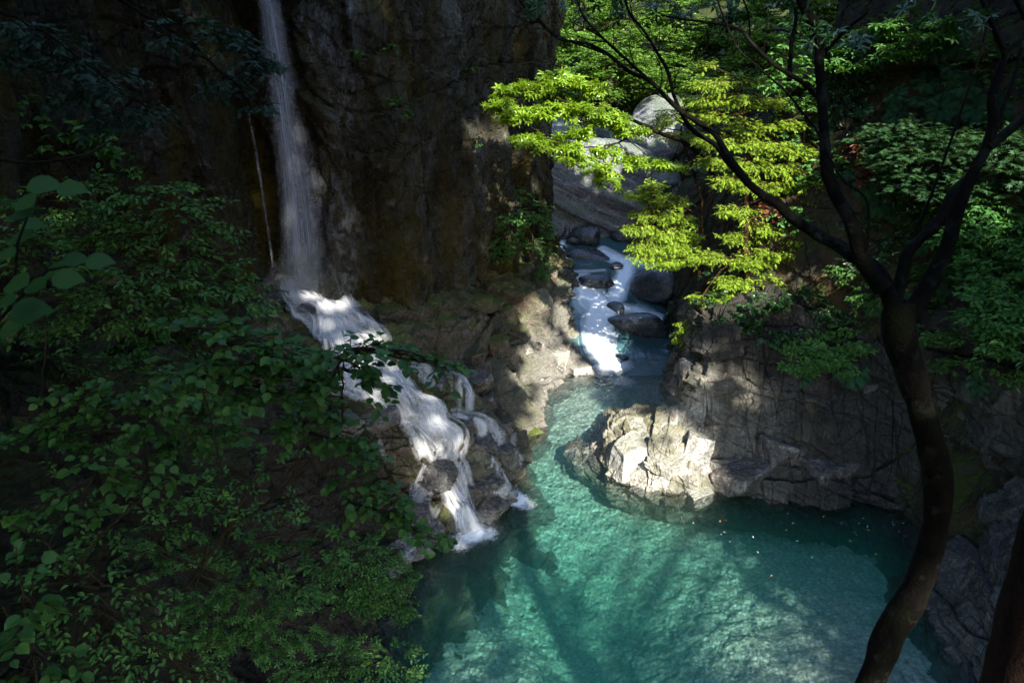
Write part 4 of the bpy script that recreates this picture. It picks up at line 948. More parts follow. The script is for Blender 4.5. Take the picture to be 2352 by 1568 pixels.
def canopy():
    hz = lambda y: 11.0 + (-2.5 - y) * .72
    trunks = [(-14, -20, hz(-20)), (-5, -19, hz(-19)), (4, -20, hz(-20)), (13, -19, hz(-19)), (-12, -30, hz(-30)), (-2, -29, hz(-29)), (8, -30, hz(-30)), (17, -29, hz(-29)), (-19, 8, 26), (-19, 20, 26), (21, 9, 25), (23, 28, 26)]
    labs = ['tall tree on the hill behind the viewpoint, leftmost of the lower row', 'tall tree on the hill behind the viewpoint, second of the lower row', 'tall tree on the hill behind the viewpoint, third of the lower row', 'tall tree on the hill behind the viewpoint, rightmost of the lower row',
            'upper tree on the hill behind the viewpoint, leftmost of the upper row', 'upper tree on the hill behind the viewpoint, second of the upper row', 'upper tree on the hill behind the viewpoint, third of the upper row', 'upper tree on the hill behind the viewpoint, rightmost of the upper row',
            'broadleaf tree leaning over the near slope from the left cliff top', 'broadleaf tree on the left cliff top beside the waterfall', 'broadleaf tree leaning over the pool from the right cliff top', 'wide broadleaf tree on the right cliff top above the cypress']
    U = unit(np.array([0., .64, .76])); X = unit(np.cross(U, SUN)); C0 = np.array([2., 22, 6]) + SUN * 62
    n = 72000
    P = C0 + rng.uniform(-19, 24, (n, 1)) * U + rng.uniform(-21, 20, (n, 1)) * X + rng.normal(0, 1.6, (n, 1)) * SUN
    P = P[P[:, 2] > hz(P[:, 1]) - 1]
    Q1 = np.stack([rng.uniform(-21, -6, 3000), rng.uniform(-3, 12, 3000), rng.uniform(21, 26, 3000)], -1)
    Q2 = np.stack([rng.uniform(-21, -7, 4200), rng.uniform(13, 29, 4200), rng.uniform(24, 28, 4200)], -1)
    Q3 = np.stack([rng.uniform(8, 22, 3600), rng.uniform(-2, 16, 3600), rng.uniform(22, 27, 3600)], -1)
    Q4 = np.stack([rng.uniform(9, 27, 6000), rng.uniform(17, 40, 6000), rng.uniform(23, 30, 6000)], -1)
    P = np.concatenate([P, Q1, Q2, Q3, Q4]); n = len(P); back = P[:, 1] < -3.5
    keep = np.ones(n, bool)
    for L, r in LIT:
        d = P - L; t = d @ SUN; q = np.linalg.norm(d - t[:, None] * SUN, axis=1)
        keep &= (q > r + .42 + rng.normal(size=n) * .12)
    for L, r, pr in SOFT:
        d = P - L; t = d @ SUN; q = np.linalg.norm(d - t[:, None] * SUN, axis=1)
        keep &= (q > r) | (rng.random(n) > pr * (1 - (q / r) ** 3))
    P = P[keep]; T3 = np.array(trunks, float)
    own = np.argmin(np.linalg.norm((P[:, None, :2] - T3[None, :, :2]) * [1, 1], axis=-1) , axis=1)
    for k, (tx, ty, tz) in enumerate(trunks):
        Q = P[own == k]
        if len(Q) < 50: continue
        root = empty('tree', (tx, ty, tz)); tag(root, labs[k], 'tree', 'trees shading the gorge')
        Lf = MB(); m = len(Q)
        Lf.leaves(Q, unit(rng.normal(size=(m, 3)) * [1, 1, .4]), unit(rng.normal(size=(m, 3)) * .35 + [0, -.5, .8]), rng.uniform(.55, .85, m), (TD[0] * [1, 1.5, 1], TD[1]))
        link('crown', Lf.data('tree_crown', M['canopy'], False, (tx, ty, tz)), root)
        W = MB(); zc = float(Q[:, 2].mean()); W.tube(limb_pts((tx, ty, tz - 1), (tx + rng.normal() * .5, ty, max(zc, tz + 3)), 0, .03, 12), np.linspace(.38, .15, 12), 9)
        for q in range(10):
            e = Q[rng.integers(m)]; W.tube(limb_pts((tx, ty, tz + (max(zc, tz + 3) - tz) * rng.uniform(.4, .95)), e, .05, .06, 9), np.linspace(.14, .04, 9), 6)
        link('trunk', W.data('tree_trunk', M['bark'], True, (tx, ty, tz)), root)
canopy()

# ------------------------------------------------------------------ far forest
ff = [(1290, 140, 66, 'deep green tree at the far left of the gap beside the cliff'), (1340, 60, 70, 'bright tree high in the gap behind the limb tips'), (1400, 170, 62, 'yellow green tree directly above the banded boulder'), (1450, 50, 72, 'sunlit pale tree at the top of the gap'),
      (1500, 150, 66, 'tree behind the bare pinkish twigs'), (1560, 60, 70, 'tree at the right of the gap with yellow highlights'), (1620, 150, 64, 'dark tree just left of the mossy pillar'), (1680, 40, 66, 'dark tree at the top right of the gap'), (1280, 20, 76, 'tree at the upper left of the gap'),
      (1600, 250, 60, 'low tree above the sunlit boulder'), (1400, -60, 82, 'tree on the skyline of the far slope'), (1550, -80, 84, 'second tree on the skyline of the far slope'), (1250, -90, 84, 'third tree on the skyline of the far slope'), (1700, -60, 80, 'fourth tree on the skyline of the far slope'), (1760, 120, 60, 'shaded tree behind the top of the cypress'), (1830, 20, 64, 'shaded tree high behind the upright limb'), (1720, 260, 58, 'low shaded tree behind the cypress crown'), (1920, 60, 62, 'shaded tree behind the glossy shrub')]
for px, py, Y, lab in ff:
    C = at(px, py, Y); base = C - [0, 0, 7]
    pads = []
    for k in range(26):
        d = unit(rng.normal(size=3)) * rng.random() ** .4; pads.append((C + d * [3.6, 3, 3.6], (rng.uniform(1, 1.7), 1.2, .35)))
    plant('tree', lab, 'tree', 'trees on the far slope', base, [([base, C, C + [0, 0, 2.5]], .25, .08)], pads, 'diamond', .30, M['forest'], M['darktwig'], dens=9, tl=.9, per=9, limb=.06, parts=('crown', 'trunk'), twr=.012, nj=.5)

# ------------------------------------------------------------------ sunlit evergreen branch (middle)
pp = pxpads([(1160, 238, 28.8, 45, 14), (1225, 205, 29.2, 50, 14), (1290, 190, 29.5, 60, 12), (1350, 205, 29.5, 45, 16), (1190, 270, 28.6, 50, 12), (1260, 250, 29, 60, 14), (1340, 250, 29.3, 60, 16), (1400, 270, 29.4, 45, 14), (1220, 320, 28.4, 42, 10), (1280, 335, 28.5, 50, 12),
             (1330, 310, 28.8, 40, 12), (1320, 360, 28.3, 36, 10), (1390, 345, 28.8, 36, 12), (1440, 300, 29.3, 40, 14), (1370, 385, 28.2, 34, 10), (1400, 405, 28.2, 30, 12), (1450, 365, 28.8, 40, 10), (1500, 372, 28.9, 36, 9), (1545, 380, 29, 28, 8), (1290, 225, 30, 50, 14), (1170, 210, 29, 25, 8)])
b = [at(1660, 420, 30.5), at(1580, 330, 30), at(1480, 290, 29.6), at(1380, 250, 29.4), at(1270, 225, 29.2)]
plant('evergreen_tree', 'sunlit yellow green evergreen branch reaching across the gorge before the boulder', 'tree', None, b[0], [(b, .12, .03), ([b[2], at(1420, 330, 29), at(1350, 340, 28.6), at(1250, 315, 28.5)], .05, .02)], pp, 'whorl', .25, M['everg'], M['darktwig'],
      dens=24, tl=.45, per=4, limb=.03, parts=('crown', 'branch'), nj=.4, twr=.01)

# ------------------------------------------------------------------ cypress
def hin(label, base, stems, pads, **kw):
    a = dict(dens=66, padk=1.04, tl=.4, per=6, limb=.03, parts=('crown', 'trunk'), nj=.3, twr=.007, droop=.25, jit=.45); a.update(kw)
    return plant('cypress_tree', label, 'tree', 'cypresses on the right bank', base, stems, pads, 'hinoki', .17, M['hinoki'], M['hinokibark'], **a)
b0 = at(1745, 860, 25.2)
hin('drooping cypress in dappled sun leaning from the right bank over the rapids', b0, [([b0, at(1720, 700, 25.6), at(1710, 520, 26), at(1720, 330, 26.5), at(1700, 180, 27)], .16, .05), ([at(1715, 560, 26), at(1640, 640, 25.8), at(1600, 700, 25.6)], .05, .02)],
    pxpads([(1640, 195, 27, 50, 12), (1710, 185, 27.2, 50, 12), (1680, 225, 27, 60, 12), (1750, 235, 26.8, 50, 12), (1600, 270, 27, 40, 12), (1650, 265, 26.8, 50, 12), (1730, 290, 26.6, 55, 14), (1800, 285, 26.4, 36, 12), (1680, 325, 26.5, 60, 14), (1770, 335, 26.2, 55, 14), (1650, 370, 26.3, 40, 12),
            (1720, 375, 26.2, 55, 14), (1800, 385, 26, 40, 14), (1690, 415, 26, 50, 12), (1830, 420, 26, 50, 14), (1860, 455, 25.8, 45, 14), (1760, 430, 26, 45, 12), (1760, 520, 25.8, 50, 12), (1830, 550, 25.6, 60, 14), (1700, 545, 26, 40, 12), (1790, 575, 25.6, 60, 14), (1880, 590, 25.4, 50, 16), (1720, 600, 25.6, 50, 14),
            (1640, 590, 25.9, 40, 10), (1850, 630, 25.4, 60, 14), (1920, 650, 25.2, 40, 16), (1690, 645, 25.6, 50, 12), (1780, 640, 25.4, 50, 12), (1640, 680, 25.6, 45, 12), (1710, 690, 25.4, 50, 12), (1650, 725, 25.4, 45, 12), (1600, 745, 25.6, 40, 12), (1790, 720, 25.2, 50, 12), (1820, 765, 25, 50, 10), (1870, 690, 25.2, 50, 12), (1570, 770, 25.8, 22, 9), (1800, 690, 25.2, 40, 10), (1880, 740, 25, 45, 10), (1930, 700, 25, 40, 12), (1860, 520, 25.6, 45, 14), (1700, 480, 26, 45, 12), (1640, 320, 26.6, 35, 12), (1620, 230, 27, 40, 12), (1740, 770, 25.2, 45, 10), (1850, 350, 26, 40, 12), (1700, 740, 25.2, 40, 10), (1620, 150, 27.2, 30, 10), (1890, 800, 24.6, 45, 10), (1820, 810, 24.6, 45, 9), (1940, 750, 24.6, 40, 11), (1950, 600, 25, 36, 12), (1900, 500, 25.4, 40, 12), (1740, 810, 25, 36, 8)]))
b1 = at(1605, 640, 28.5)
hin('lower cypress limbs with tan twigs hanging beside the stream', b1, [([b1, at(1615, 480, 28.5), at(1600, 400, 28.8)], .08, .03), ([at(1615, 500, 28.5), at(1560, 470, 28.3), at(1490, 480, 28)], .035, .015)],
    pxpads([(1480, 450, 28, 40, 12), (1530, 465, 28.2, 45, 12), (1500, 490, 28, 50, 12), (1560, 500, 28.2, 40, 12), (1470, 520, 27.8, 35, 10), (1530, 530, 28, 50, 12), (1500, 560, 27.8, 50, 12), (1560, 565, 27.8, 45, 12), (1490, 585, 27.6, 38, 10), (1540, 600, 27.6, 40, 9), (1600, 590, 27.8, 30, 10), (1590, 540, 28, 30, 12), (1500, 430, 28.3, 25, 10)]))
b2 = hit(1600, 420)[0]
hin('pale feathery cypress tuft just right of the evergreen branch', b2, [([b2, at(1570, 330, 30.5), at(1560, 260, 31)], .08, .03)],
    pxpads([(1540, 265, 31, 35, 12), (1590, 250, 31, 35, 12), (1500, 300, 31, 35, 10), (1560, 310, 30.8, 45, 12), (1610, 330, 30.5, 35, 12), (1580, 230, 31, 30, 10), (1520, 285, 31, 30, 10)]))

# ------------------------------------------------------------------ plants on the cliffs and banks
def wall_plant(name, label, cat, group, spots, kind, size, lmat, wmat='darktwig', off=.35, dens=30, **kw):
    pads = []
    for q in spots:
        p, n = hit(q[0], q[1]); k = np.linalg.norm(p - [0, 0, CAM_Z]) / F
        C = p - unit(p - np.array([0, 0, CAM_Z])) * off
        pads.append((C, (q[2] * k, .25 + .3 * off, q[3] * k)))
    base = hit(spots[-1][0], spots[-1][1] + spots[-1][3])[0]
    return plant(name, label, cat, group, base, [([base, pads[len(pads) // 2][0] * .5 + base * .5, pads[0][0]], .03, .012)], pads, kind, size, lmat, M[wmat], dens=dens, **kw)
CG = 'shrubs on the cliffs'
wall_plant('shrub', 'leafy green shrub growing from the corner of the dark cliff', 'shrub', CG, [(1200, 455, 40, 22), (1240, 490, 30, 24), (1190, 500, 45, 22), (1160, 545, 35, 25), (1200, 560, 45, 20), (1240, 545, 25, 25), (1150, 580, 30, 20)], 'ovate', .22, M['small'], off=.8, dens=22, tl=.5)
wall_plant('shrub', 'hanging creeper on the rock corner above the rapids', 'creeper', CG, [(1250, 590, 18, 25), (1245, 625, 16, 22), (1262, 520, 14, 30)], 'ovate', .17, M['small'], off=.4, dens=60, tl=.3)
wall_plant('shrub', 'tiny green tuft on the mossy hump', 'shrub', CG, [(1112, 645, 14, 8)], 'ovate', .1, M['fresh'], off=.15, dens=60, tl=.2)
wall_plant('shrub', 'small glossy leaved shrub high on the left cliff', 'shrub', CG, [(195, 310, 40, 18), (230, 345, 35, 14)], 'ovate', .3, M['small'], off=.5, dens=24, tl=.35)
wall_plant('shrub', 'trailing shrub left of the glossy one on the left cliff', 'shrub', CG, [(90, 340, 28, 18), (60, 260, 22, 20), (125, 300, 12, 40)], 'ovate', .24, M['small'], off=.4, dens=20, tl=.3)
wall_plant('shrub', 'sparse leafy sprig under the glossy shrub', 'shrub', CG, [(280, 400, 25, 14), (300, 380, 14, 20)], 'ovate', .2, M['small'], off=.4, dens=24, tl=.3)
wall_plant('shrub', 'fresh green ground plants on the ledge between shrub and wet block', 'shrub', CG, [(330, 770, 50, 14), (400, 745, 40, 14), (300, 800, 40, 12), (420, 780, 36, 12), (270, 810, 30, 10)], 'ovate', .16, M['fresh'], off=.2, dens=60, tl=.25)
for k, (x, y, r) in enumerate(((905, 235, 10), (930, 262, 7), (820, 120, 9), (1090, 330, 8), (1240, 250, 10), (900, 105, 9), (1080, 150, 8))):
    wall_plant('fern', ['arching fern in a crack at mid height of the dark cliff', 'tiny fern below the arching one on the dark cliff', 'little green sprig by the wet shining streak', 'small sprig on the bare dark cliff near its middle', 'sprig at the shaded edge of the dark cliff', 'wisp of green high on the dark cliff', 'sprig high near the right of the dark cliff'][k], 'fern', 'small plants on the dark cliff',
               [(x, y, r, r * .8)], 'ovate', .2, M['small'], off=.15, dens=40, tl=.2, limb=.008)
RG = 'shrubs on the right cliff'
wall_plant('shrub', 'glossy evergreen shrub catching skylight at the top right', 'shrub', RG, [(1930, 115, 50, 18), (1990, 90, 60, 18), (2060, 70, 60, 16), (2120, 90, 50, 16), (1960, 140, 45, 14), (2050, 120, 55, 14), (2140, 55, 35, 12), (1900, 100, 30, 14)], 'whorl', .28, M['small'], off=1.2, dens=12, tl=.5, per=3)
wall_plant('ivy', 'dark ivy mat below the glossy shrub', 'ivy', RG, [(1930, 170, 40, 40), (1980, 200, 50, 40), (1950, 240, 45, 30), (2010, 170, 40, 40), (1910, 210, 30, 30)], 'diamond', .16, M['darkeverg'], off=.15, dens=120, tl=.25, droop=.5, limb=.01, up=(0, -.8, .5))
wall_plant('ivy', 'ivy patch beside the dead brown leaves', 'ivy', RG, [(2010, 310, 40, 24), (2040, 350, 40, 22), (2060, 400, 36, 20), (2080, 440, 36, 20), (2100, 500, 36, 24)], 'diamond', .15, M['darkeverg'], off=.15, dens=120, tl=.22, droop=.5, limb=.01, up=(0, -.8, .5))
wall_plant('ivy', 'ivy and seedlings on the ledge top left of the big trunk', 'ivy', RG, [(1850, 800, 50, 18), (1900, 830, 50, 20), (1950, 850, 40, 18), (1840, 840, 40, 16), (1960, 800, 36, 14), (1900, 780, 40, 14)], 'diamond', .16, M['small'], off=.15, dens=120, tl=.2, limb=.01, up=(0, -.5, .7))
wall_plant('ivy', 'dark ivy hanging in the gap between the two main limbs', 'ivy', RG, [(2010, 600, 40, 40), (2060, 560, 36, 40), (1990, 520, 40, 30)], 'diamond', .15, M['darkeverg'], off=.15, dens=90, tl=.2, limb=.01, up=(0, -.8, .5))
wall_plant('shrub', 'dry brown shrub on the shaded cliff', 'shrub', RG, [(1985, 350, 26, 30), (1995, 395, 24, 24), (1970, 330, 20, 14)], 'ovate', .16, M['deadleaf'], off=.2, dens=90, tl=.25)
wall_plant('shrub', 'rusty dead twigs and leaves behind the cypress', 'shrub', RG, [(1770, 480, 30, 14), (1740, 500, 30, 12), (1800, 500, 24, 10)], 'ovate', .16, M['deadleaf'], off=.2, dens=60, tl=.25)
for k, (lab, sp, mt) in enumerate((
    ('blue green maple spray in the upper right between limbs', [(2020, 320, 50, 14), (2080, 300, 50, 14), (2060, 345, 50, 12), (2120, 330, 50, 14), (2180, 320, 50, 14), (2210, 345, 40, 14), (2150, 360, 50, 12)], 'bluegreen'),
    ('blue green maple spray a step below the upper one', [(2050, 375, 40, 12), (2100, 400, 45, 12), (2160, 395, 45, 14), (2200, 420, 36, 14), (2130, 430, 40, 12), (2080, 420, 36, 12)], 'bluegreen'),
    ('maple spray behind the forked limb at the right edge', [(2300, 350, 50, 16), (2340, 380, 40, 16), (2320, 320, 40, 12), (2280, 380, 30, 12), (2345, 430, 30, 18)], 'bluegreen'),
    ('bright green bush in the lower part of the right cliff', [(2260, 480, 50, 18), (2310, 510, 50, 18), (2250, 530, 50, 16), (2340, 560, 40, 20), (2220, 560, 40, 16), (2280, 590, 50, 18), (2230, 610, 45, 16)], 'fresh2'),
    ('pale green layered maple at the right picture edge', [(2300, 640, 55, 16), (2340, 620, 40, 16), (2290, 690, 50, 16), (2340, 680, 40, 18), (2310, 730, 50, 16), (2345, 760, 40, 16), (2270, 740, 36, 12), (2320, 790, 36, 12)], 'fresh2'))):
    m_ = M['bluegreen'] if mt == 'bluegreen' else M.setdefault('fresh2', mat_leaf('mid_green_leaves', (.04, .12, .03), (.06, .17, .04), trans=.4))
    wall_plant('maple_tree', lab, 'tree', RG, sp, 'maple' if mt == 'bluegreen' else 'ovate', .17 if mt == 'bluegreen' else .2, m_, off=2.2, dens=30, tl=.5, per=8, limb=.018, parts=('crown', 'trunk'))

for k, (lab, sp, kd, sz, mt) in enumerate((
    ('dark evergreen bush behind the cypress crown', [(1640, 300, 60, 30), (1700, 240, 60, 30), (1780, 260, 50, 30), (1700, 380, 60, 30), (1780, 360, 50, 30), (1640, 400, 50, 30)], 'ovate', .2, 'darkeverg'),
    ('dark leafy bush between cypress and upright limb', [(1840, 330, 40, 40), (1860, 420, 40, 40), (1850, 250, 40, 30), (1830, 500, 40, 30), (1900, 380, 40, 30)], 'ovate', .2, 'small'),
    ('dark foliage under the cypress above the bank', [(1680, 640, 60, 30), (1760, 700, 60, 30), (1700, 740, 60, 25), (1840, 680, 50, 30), (1900, 720, 50, 25), (1790, 770, 60, 20), (1640, 700, 40, 30)], 'ovate', .2, 'darkeverg'),
    ('shaded undergrowth around the fork of the big trunk', [(1960, 620, 50, 30), (2000, 680, 50, 30), (1950, 760, 50, 25), (2100, 640, 50, 30), (2150, 700, 50, 25), (2180, 580, 50, 30), (2120, 770, 50, 20)], 'ovate', .17, 'small'),
    ('shaded bush right of the mossy pillar', [(1800, 120, 30, 30), (1850, 170, 36, 30), (1830, 60, 30, 26), (1790, 190, 30, 24)], 'ovate', .2, 'small'),
    ('dim hanging undergrowth behind the right hand limb', [(2200, 480, 50, 30), (2140, 500, 40, 30), (2240, 180, 40, 40), (2280, 120, 40, 40), (2320, 200, 40, 40), (2300, 280, 40, 24)], 'ovate', .18, 'small'),
    ('undergrowth at the right edge below the pale maple', [(2280, 830, 50, 20), (2200, 780, 50, 20), (2330, 860, 40, 16), (2180, 840, 30, 16)], 'ovate', .17, 'small'))):
    wall_plant('shrub', lab, 'shrub', RG, sp, kd, sz, M[mt], off=.35, dens=34, tl=.35)
# ferns: one frond set, copied
def fern_mesh(seed, n=7):
    r = np.random.default_rng(seed); L = MB()
    for k in range(n):
        a = 2 * math.pi * k / n + r.uniform(-.3, .3); d = np.array([math.cos(a), math.sin(a), 0]); le = r.uniform(.8, 1.1)
        t = np.linspace(.08, 1, 15); C = d * (t * le * .9)[:, None]; C[:, 2] = .55 * t - .75 * t ** 2.2
        L.tube(C, np.linspace(.008, .003, 15), 3)
        s_ = np.array([-d[1], d[0], 0])
        for sg in (1, -1):
            sz = .34 * np.sin(np.clip(t * 1.05 + .1, 0, 1) * math.pi) ** .7 + .03
            L.leaves(C, np.repeat((s_ * sg + d * .35 + [0, 0, -.15])[None], 15, 0), np.repeat([[0, 0, 1.]], 15, 0), sz, (TD[0] * [1, .42, 1], TD[1]))
    return L.data('fern', M['fern'])
FM = [fern_mesh(k) for k in (1, 2, 3)]
fs = [(2150, 120, .9, 'fern at the tip of the glossy shrub'), (2200, 105, .9, 'fern highest on the right beside a limb'), (2185, 160, .8, 'fern just below the highest pair'), (2130, 190, .8, 'fern above the small pale stone streak'), (2215, 200, .8, 'fern hidden behind the right limb'),
      (2110, 235, .7, 'small fern on bare rock left of the right limb'), (2160, 250, .8, 'drooping fern over the upper maple spray'), (2060, 220, .7, 'fern at the lower edge of the ivy mat'), (2240, 250, .8, 'fern between two thin limbs at the right'),
      (1980, 250, .6, 'fern tucked under the dark ivy mat'), (2060, 265, .7, 'pale fern left of the maple spray'), (1990, 430, .8, 'fern under the dry brown shrub'), (2020, 470, .8, 'broad fern low between the two main limbs'), (2070, 490, .8, 'fern right of the broad low one'),
      (1960, 400, .6, 'fern left of the dry brown shrub'), (2110, 560, .7, 'fern by the inner limb base'), (2090, 700, .8, 'fern in the crotch of the big trunk'), (2180, 660, .8, 'fern right of the big trunk fork'), (2150, 620, .7, 'fern behind the trunk fork'), (1960, 860, .9, 'light green fern hanging over the right bank rock'),
      (2010, 700, .7, 'fern on dark rock left of the trunk fork'), (2240, 430, .8, 'fern behind the right fork'), (2290, 250, .8, 'fern at the far right above the maple spray'), (1890, 290, .7, 'fern beside the middle limb'), (2250, 880, .7, 'lone fern on the dark rock right of the trunk'), (1840, 870, .6, 'small fern on top of the pale bank')]
first = None
for k, (px, py, s, lab) in enumerate(fs):
    p, n = hit(px, py)
    o = link('fern', FM[k % 3], None, p - unit(p - np.array([0, 0, CAM_Z])) * .12)
    n = unit(n + np.array([0, -.3, .7])); q = Vector(n).to_track_quat('Z', 'Y'); e = q.to_euler(); o.rotation_euler = e; o.rotation_mode = 'XYZ'
    s *= .95; o.scale = (s, s, s); tag(o, lab, 'fern', 'ferns on the right cliff')

# ------------------------------------------------------------------ near left: slope shrubs and saplings
SG = 'shrubs on the near slope'
def slope_plant(label, Y, spots, kind, size, lmat, wmat='twig', root=None, cat='shrub', name='shrub', stem=.012, **kw):
    pads = pxpads([(q[0], q[1], Y + (q[4] if len(q) > 4 else 0), q[2], q[3], q[2] * Y / F * .8) for q in spots])
    rx, ry = root; base = hit(rx, ry)[0]
    if base[1] > Y + 4: base = at(rx, ry, Y + 2)
    mid = pads[len(pads) // 2][0]
    return plant(name, label, cat, SG, base, [([base, base * .4 + mid * .6 + [0, 0, .1], pads[0][0]], stem * 1.6, stem * .5)], pads, kind, size, lmat, M[wmat], **kw)
slope_plant('slender sapling with tiers of small leaves below the left cliff', 11.5, [(420, 470, 60, 12), (330, 455, 70, 14), (240, 475, 70, 14), (270, 500, 60, 12), (350, 510, 70, 14), (460, 520, 60, 14), (300, 545, 70, 14), (200, 560, 70, 14), (380, 560, 60, 12), (500, 540, 34, 10), (430, 590, 50, 12)],
            'ovate', .13, M['small'], root=(105, 800), cat='tree', name='sapling', dens=34, tl=.4, per=7, parts=('crown', 'trunk'))
slope_plant('low tiered sapling left of the slender one', 10.5, [(60, 520, 60, 14), (20, 560, 60, 14), (100, 560, 60, 14), (50, 600, 60, 14), (130, 620, 60, 14), (60, 680, 60, 14), (30, 730, 50, 14), (150, 690, 50, 14)],
            'ovate', .125, M['small'], root=(85, 1010), cat='tree', name='sapling', dens=34, tl=.4, per=7, parts=('crown', 'trunk'))
slope_plant('dense small leaved sapling in front of the wet blocks', 11, [(300, 620, 80, 14), (400, 640, 70, 14), (250, 670, 80, 16), (350, 680, 80, 16), (440, 690, 60, 14), (220, 720, 80, 14), (320, 730, 80, 14), (500, 660, 60, 12), (180, 760, 70, 14), (560, 690, 40, 10), (460, 730, 36, 12)],
            'ovate', .13, M['small'], root=(180, 1000), cat='tree', name='sapling', dens=32, tl=.4, per=7, parts=('crown', 'trunk'))
slope_plant('broad leaved branch spreading across the foot of the waterfall', 6.2, [(430, 745, 36, 14), (500, 760, 60, 16), (560, 790, 70, 16), (640, 810, 70, 16), (700, 830, 60, 16), (600, 850, 80, 18), (500, 820, 70, 16), (720, 870, 60, 14), (440, 860, 70, 18), (660, 900, 70, 16), (560, 900, 80, 16)],
            'broad', .115, M['broad'], root=(440, 1380), dens=64, tl=.28, per=5, nj=.3)
slope_plant('arching leafy branch tip hanging over the cascade', 5.8, [(790, 800, 50, 12), (850, 800, 55, 10), (910, 815, 45, 10), (960, 825, 36, 9), (1010, 835, 30, 10), (830, 850, 50, 14), (770, 850, 50, 14), (860, 890, 26, 12), (750, 820, 40, 14)],
            'broad', .10, M['broad'], root=(560, 1200), dens=80, tl=.25, per=5, nj=.3, droop=.3)
slope_plant('bushy broad leaved shrub filling the middle of the slope', 7.5, [(300, 880, 80, 18), (380, 920, 80, 18), (250, 940, 80, 18), (180, 910, 70, 16), (320, 980, 90, 20), (450, 950, 80, 18), (200, 1000, 80, 18), (120, 960, 60, 18), (520, 990, 70, 18), (400, 1030, 80, 18), (60, 1010, 60, 18)],
            'broad', .11, M['broad'], root=(220, 1250), dens=42, tl=.3, per=6)
slope_plant('leafy branch in front of the dark wall beside the cascade', 6.5, [(700, 950, 60, 14), (760, 960, 50, 14), (810, 1000, 40, 14), (740, 1010, 50, 14), (800, 1040, 40, 14), (680, 980, 50, 14), (850, 1050, 30, 10)], 'broad', .10, M['broad'], root=(600, 1300), dens=80, tl=.25, per=5)
slope_plant('drooping leafy branch whose tip crosses the lowest fall', 6.2, [(800, 1110, 50, 14), (850, 1120, 50, 12), (900, 1150, 45, 12), (870, 1180, 45, 14), (930, 1190, 40, 14), (960, 1220, 30, 14), (990, 1235, 20, 14), (820, 1170, 40, 10)], 'broad', .10, M['broad'], root=(600, 1420), dens=80, tl=.24, per=5, droop=.4)
slope_plant('thin shrub with bright translucent leaves in the middle left', 5.0, [(230, 1060, 40, 12), (290, 1075, 45, 12), (260, 1100, 50, 12), (350, 1100, 36, 10), (140, 1140, 40, 14), (180, 1160, 36, 12), (60, 1170, 40, 16), (20, 1180, 36, 16)], 'broad', .10, M['fresh'], root=(200, 1290), dens=34, tl=.25, per=4)
slope_plant('dense evergreen shrub at the lower left corner of the pool', 9.5, [(830, 1260, 50, 16), (870, 1290, 60, 18), (900, 1330, 60, 16), (830, 1330, 60, 18), (780, 1300, 50, 18), (870, 1380, 60, 16), (800, 1370, 60, 16), (930, 1400, 40, 14), (740, 1350, 50, 16)], 'diamond', .075, M['small'], root=(800, 1450), dens=110, tl=.25, per=9)
slope_plant('dark low shrub near the bottom beside the pool rock', 8.2, [(900, 1500, 50, 16), (850, 1530, 60, 18), (760, 1540, 60, 18), (930, 1540, 36, 14), (820, 1480, 50, 14), (680, 1540, 50, 16)], 'diamond', .075, M['small'], root=(800, 1590), dens=110, tl=.25, per=9)
slope_plant('whorled leaf shrub before the dark wall', 6.5, [(590, 1240, 40, 8), (640, 1245, 40, 8), (700, 1250, 36, 10), (600, 1260, 36, 10), (740, 1220, 30, 10), (690, 1290, 36, 10)], 'whorl', .1, M['broad'], root=(640, 1420), dens=22, tl=.2, per=2)
slope_plant('dark azalea like shrub along the lower slope', 6.5, [(560, 1350, 80, 20), (480, 1390, 80, 20), (620, 1400, 80, 20), (400, 1300, 60, 20), (340, 1260, 50, 20), (540, 1440, 80, 20), (460, 1470, 80, 20), (620, 1480, 70, 20), (700, 1460, 60, 20)], 'whorl', .055, M['small'], root=(500, 1540), dens=100, tl=.2, per=4)
slope_plant('deep green undergrowth bush in the lower left', 5.2, [(240, 1340, 70, 20), (180, 1290, 60, 20), (320, 1370, 70, 20), (280, 1420, 80, 22), (180, 1400, 60, 20), (100, 1340, 60, 20), (360, 1470, 80, 22), (220, 1490, 80, 22), (120, 1450, 60, 22), (300, 1540, 90, 22), (450, 1540, 70, 20)], 'ovate', .085, M['small'], root=(220, 1600), dens=49, tl=.25, per=6)
slope_plant('bottom corner shrub with large dark leaves', 4.2, [(40, 1300, 40, 20), (80, 1390, 50, 24), (30, 1460, 50, 24), (120, 1530, 60, 24), (50, 1560, 60, 24), (200, 1560, 50, 20)], 'broad', .12, M['broad'], root=(60, 1680), dens=26, tl=.25, per=5)
slope_plant('small leaved shrub beside the pool edge leaves tips', 8.5, [(640, 1050, 50, 14), (600, 1090, 40, 14), (560, 1120, 50, 14), (500, 1080, 50, 16), (640, 1130, 40, 14)], 'ovate', .1, M['small'], root=(520, 1250), dens=34, tl=.3, per=6)
slope_plant('shaded bush covering the brown slope below the broad leaved shrub', 7.0, [(200, 1100, 90, 24), (320, 1160, 90, 24), (120, 1200, 80, 24), (430, 1130, 90, 22), (240, 1230, 80, 20), (400, 1210, 70, 20), (500, 1180, 60, 20)], 'ovate', .10, M['small'], root=(300, 1330), dens=28, tl=.3, per=7)
slope_plant('upright bush against the shaded foot of the left cliff', 12.5, [(60, 760, 90, 24), (160, 820, 80, 24), (40, 850, 80, 24), (240, 840, 70, 20), (100, 900, 80, 24), (330, 840, 60, 18), (440, 820, 50, 14)], 'ovate', .14, M['small'], root=(100, 1000), dens=18, tl=.4, per=7)
